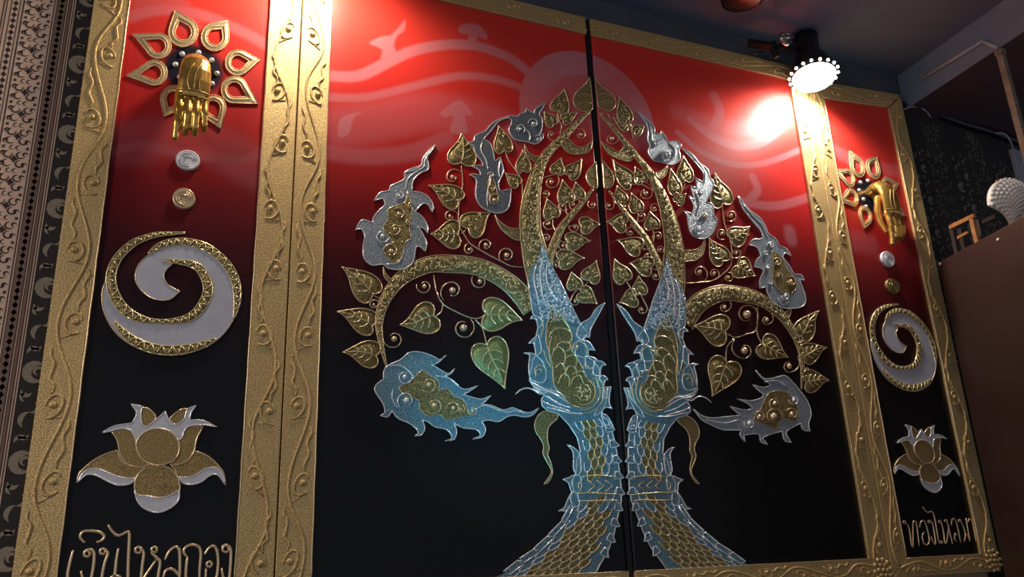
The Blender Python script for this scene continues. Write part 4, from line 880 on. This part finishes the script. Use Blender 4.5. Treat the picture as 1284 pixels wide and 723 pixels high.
# ------------------------------------------------------------------ the clip lamp at the top of the frame
LP = W(1021, 98, -.082)
aim = Vector((-.10, -.14, -1.0)).normalized()
lamp = thing('clip_lamp', 'black clip spotlight, lit, at the top of the frame', 'spotlight', tuple(LP))
GLOW = emis('lit_lens', (1.0, 0.95, 0.86, 1), 14.0)
RR = .067
bk = -aim
m = MB(); m.lathe(tuple(Vector(LP) + bk*.004), bk, [(0, RR*.96), (.006, RR*1.03), (.020, RR*1.02), (.045, RR*.86), (.075, RR*.66), (.088, RR*.56), (.110, RR*.50), (.158, RR*.56), (.161, RR*.48)], 36); obj('lamp_shade', m, BLACKM, lamp)
m = MB(); m.lathe(tuple(Vector(LP)), bk, [(-.010, RR*.45), (-.007, RR*.72), (-.001, RR*.92), (.005, RR*.94)], 36); obj('lens', m, GLOW, lamp, 'glowing white lens')
qq = bk.to_track_quat('Z', 'Y')
for i in range(18):
    a = 2*math.pi*i/18; c = Vector(LP) + qq @ Vector((RR*1.04*math.cos(a), RR*1.04*math.sin(a), .010)); m = MB(); m.lathe(tuple(c - bk*.004), bk, [(0, .002), (.002, .004), (.006, .004), (.008, .002)], 8); obj('vent_bead', m, GLOW, lamp)
top = Vector(LP) + bk*.12
cl0 = Vector(W(968, 58, -.07)); kn = Vector(W(985, 48, -.09)); jn = Vector(W(953, 56, -.05))
m = MB(); m.beam(tuple(Vector(W(938, 54, -.03))), tuple(cl0), .016, .02); m.beam(tuple(cl0), tuple(cl0 + Vector((.012, .0, -.035))), .012, .016); m.beam(tuple(cl0 + Vector((-.004, 0, .012))), tuple(cl0 + Vector((.010, .0, -.015))), .022, .018); m.beam(tuple(cl0), tuple(top), .012, .012); obj('clamp', m, BLACKM, lamp)
m = MB(); kc = Vector(W(984, 49, -.115)); m.lathe(tuple(kc), (.2, -1, .1), [(-.006, .020), (-.004, .023), (.004, .023), (.006, .019)], 20); obj('swivel_disc', m, CHROME, lamp, 'bright metal swivel disc')
m = MB(); m.tube3([kc + Vector((-.02, -.008, -.008)), kc + Vector((.0, -.012, -.002)), kc + Vector((.025, -.010, .004))], .004); m.tube3([kc + Vector((-.018, -.008, .004)), kc + Vector((.0, -.012, .012)), kc + Vector((.02, -.010, .010))], .003); obj('swivel_screw', m, CHROME, lamp)
m = MB(); m.tube3([cl0 + Vector((-.05, .03, -.02)), cl0 + Vector((-.03, .04, -.005)), cl0 + Vector((-.01, .03, -.002))], .003); obj('lamp_cord', m, BLACKM, lamp)
lg = bpy.data.lights.new('lamp_bulb', 'SPOT'); lg.energy = 26.0; lg.color = (1.0, 0.93, 0.82); lg.shadow_soft_size = .035; lg.spot_size = math.radians(160); lg.spot_blend = .6
lo_ = bpy.data.objects.new('lamp_bulb', lg); COL.objects.link(lo_); lo_.location = Vector(LP) + aim*.018
lo_.rotation_euler = Vector((-.1, .35, -1)).to_track_quat('-Z', 'Y').to_euler(); 

# ------------------------------------------------------------------ things on the ceiling and the right
c = WZ(930, -12, ZC); m = MB(); m.lathe((c[0], c[1], ZC), (0, 0, -1), [(0, .060), (.012, .062), (.03, .060), (.034, .05)], 32)
tag(obj('ceiling_fitting', m, BLACKM, org=(c[0], c[1], ZC)), 'round black fitting on the ceiling at the top edge', 'ceiling light')
def WF(x, y, off=.006):      # on the soffit's side face
    q = ray(x, y); nn = n2/np.linalg.norm(n2); t = ((e0 + nn*off - CAM) @ nn) / (q @ nn); return CAM + q*t
c0, c1, c2 = WF(1157, 98), WF(1232, 52), WF(1251, 60)
m = MB(); m.tube3([c0, c1], .0065, 8); m.tube3([c1, c2], .0065, 8)
tag(obj('cable_duct', m, TRIMG, org=tuple(c1)), 'pale grey cable duct bent along the soffit side at the right', 'cable duct')
pc = WZ(1251, 62, ZS); m = MB(); pz = WX(1282, 166, pc[0] + .02)
m.box((pc[0], pc[1]-.009, ZS - .62), (pc[0] + .016, pc[1] + .009, ZS - .0005)); m.box((pc[0]-.002, pc[1]-.011, ZS - .018), (pc[0]+.018, pc[1]+.011, ZS - .0004))
tag(obj('trim_2', m, TRIMW, org=(pc[0], pc[1], ZS-.62)), 'worn pale wooden post under the soffit edge', kind='structure')
tx = W(1268, 186, WALLY - .012); m = MB(); m.box((tx[0], WALLY - .012, tx[2]-.5), (tx[0]+.05, WALLY, tx[2])); tag(obj('trim_3', m, TRIMG), 'grey upright trim on the far right wall', kind='structure')
m = MB(); m.tube3(smooth([tuple(W(x, y, .012)) for x, y in ((1129, 131), (1160, 138), (1200, 152), (1240, 164), (1290, 182))], 5), .010); tag(obj('black_cable', m, BLACKM, org=W(1160, 138, .012)), 'thick black cable along the top of the dark wall cloth', 'cable')
m = MB(); m.tube3(smooth([tuple(W(x, y, -.01)) for x, y in ((1134, 137), (1143, 134), (1153, 134.5), (1162, 140), (1167, 147))], 5), .0022); tag(obj('grey_wire', m, TRIMG, org=W(1150, 134, -.01)), 'thin grey wire arching over the black cable beside the frame', 'wire')
m = MB(); m.tube3(smooth([tuple(W(x, y, -.01)) for x, y in ((1249, 167), (1257, 167), (1264, 172), (1269, 182), (1271, 190))], 5), .003); tag(obj('grey_wire', m, TRIMG, org=W(1260, 168, -.01)), 'thin grey wire arching above the shelf at the right edge', 'wire')
# brown cabinet side, lower right
BROWN = mat('dark_brown_laminate', srgb(62, 40, 35), srgb(56, 36, 31), 0.42, 0, 6, 0.15, 300)
ZCAB = W(1176, 329, -.055)[2]; p1 = WZ(1176, 329, ZCAB); p2 = WZ(1284, 271, ZCAB); dv = (p2 - p1)/np.linalg.norm(p2 - p1); p3 = p1 + dv*.95; nv = np.array([-dv[1], dv[0], 0]); nv = nv if nv[0] > 0 else -nv
cab = thing('cabinet', 'dark brown laminate cabinet, its side facing the viewer at the lower right', 'cabinet', (p1[0], p1[1], 0))
def prism(name, a, b, th, z0, z1, mt, par):
    m = MB(); q = [a, b, b + nv*th, a + nv*th]; m.add([(p[0], p[1], z) for z in (z0, z1) for p in q], [(3,2,1,0),(4,5,6,7),(0,1,5,4),(1,2,6,5),(2,3,7,6),(3,0,4,7)], False)
    o = obj(name, m, mt, par); bv = o.modifiers.new('edge', 'BEVEL'); bv.width = .0015; bv.segments = 2; return o
prism('side_panel', p1, p3, .018, 0, ZCAB, BROWN, cab)
prism('top_board', p1 + nv*.0185, p3 + nv*.0185, .40, ZCAB - .025, ZCAB - .006, BROWN, cab)
prism('back_panel', p1 + nv*.0185, p1 + nv*.0185 + dv*.012, .40, 0, ZCAB - .026, BROWN, cab)
prism('far_side_panel', p1 + nv*.40, p3 + nv*.40, .018, 0, ZCAB - .026, BROWN, cab)
prism('shelf', p1 + nv*.0185 + dv*.013, p3 + nv*.0185, .38, 1.0, 1.018, BROWN, cab)
PIN = mat('white_pin_head', (0.8, 0.78, 0.75, 1), None, 0.3)
for x, y in ((1178.5, 329), (1251.5, 298.5)):
    q = ray(x, y); t = ((p1 - CAM) @ nv) / (q @ nv); c = CAM + q*t - nv*.0 + np.array([0, 0, -.004]); m = MB(); m.lathe(tuple(c), tuple(-nv), [(0, .0045), (.002, .0045), (.0035, .003)], 12); obj('cap', m, PIN, cab, 'white screw cap')
# small wooden stand on the cabinet
WOOD = mat('light_wood', srgb(176, 118, 66), srgb(140, 88, 46), 0.5, 0, 40, 0.2, 200)
DWOOD = mat('dark_wood', srgb(52, 36, 30), srgb(40, 28, 24), 0.5, 0, 40)
def WCAB(x, y, off): q = ray(x, y); t = ((p1 + nv*off - CAM) @ nv) / (q @ nv); return CAM + q*t
st0 = WCAB(1207, 300, .05); stand = thing('wooden_stand', 'small light wooden stand on top of the brown cabinet', 'stand', (st0[0], st0[1], ZCAB - .006))
def up_to(px, py, off=.05): return WCAB(px, py, off)
t1, t2 = up_to(1191, 285), up_to(1222, 270); zt_ = (t1[2]+t2[2])/2
back = nv*.07
for nm, a, b, w1, w2, mt in (('top_rail', t1, t2, .008, .012, WOOD), ('lower_rail', up_to(1201, 298), up_to(1214, 291), .006, .008, WOOD)):
    m = MB(); m.beam(a, b, w1, w2); obj(nm, m, mt, stand)
for i, (x, y, dy, mt) in enumerate(((1219, 275, 0, WOOD), (1194, 288, 0, DWOOD), (1226, 276, .06, DWOOD), (1204, 287, .06, DWOOD))):
    a = up_to(x, y, .05 + dy); m = MB(); m.beam((a[0], a[1], ZCAB - .0055), (a[0], a[1], a[2]), .012, .012); obj('leg', m, mt, stand)
m = MB(); m.beam(t1 + back, t2 + back, .008, .012); obj('top_rail', m, DWOOD, stand)
# white knobbly shell vase
SHELL = mat('white_glazed_shell', srgb(250, 244, 238), srgb(240, 232, 226), 0.35, 0, 60)
ORNG = mat('orange_rim', srgb(170, 90, 50), None, .5)
vc = WCAB(1268, 262, .09); sz_ = abs(WCAB(1268, 236, .09)[2] - vc[2]); zb_ = ZCAB - .006
vase = thing('shell_ornament', 'white knobbly scallop shell ornament standing on the cabinet', 'shell ornament', (vc[0], vc[1], zb_))
m = MB(); m.lathe((vc[0], vc[1], zb_), (0, 0, 1), [(0, .018), (.004, .02), (.010, .014), (max(.012, vc[2]-zb_-sz_*1.1), .012)], 20); obj('foot', m, SHELL, vase)
m = MB(); nl, nr_ = 17, 12; Rv = sz_*1.22
def shp(u, v):    # u across the fan -1..1, v from hinge 0 to lip 1
    a = u*1.75; rr = Rv*(.15 + 1.9*v)*(1 - .0*abs(u)); return np.array([vc[0] + rr*math.sin(a)*.62, vc[1] - .055*math.sin(math.pi*min(v, 1)*.9)*math.cos(u*1.3) , vc[2] - sz_*.95 + rr*(math.cos(a)*.5 + .48)])
G = [[shp(-1 + 2*i/40, j/14) for i in range(41)] for j in range(15)]; vs = [p for row in G for p in row]; fs = [(j*41+i, j*41+i+1, (j+1)*41+i+1, (j+1)*41+i) for j in range(14) for i in range(40)]
n0 = len(vs); vs += [p + np.array([0, .012, 0]) for p in vs]; fs += [tuple(q + n0 for q in f[::-1]) for f in fs]
for i in range(40): fs.append((14*41+i, 14*41+i+1, n0+14*41+i+1, n0+14*41+i))
m.add(vs, fs); sh = obj('shell_body', m, SHELL, vase)
m = MB()
for j in range(1, nr_ + 1):
    for i in range(nl):
        u = -1 + 2*(i + (.5 if j % 2 else 0))/nl; v = j/nr_; p = shp(u, v*.97); m.dot((p[0], p[2]), .0024 + .0046*v, p[1] + .002, .0050 + .0050*v, 7, 2)
k_ = obj('knob', m, SHELL, vase); k_['kind'] = 'stuff'
m = MB(); m.tube3([shp(u, 1.0) + np.array([0, .006, .002]) for u in np.linspace(-.35, .35, 12)], .0035); obj('lip', m, ORNG, vase, 'orange lip')

for o in COL.objects:
    if '_org' in o: del o['_org']
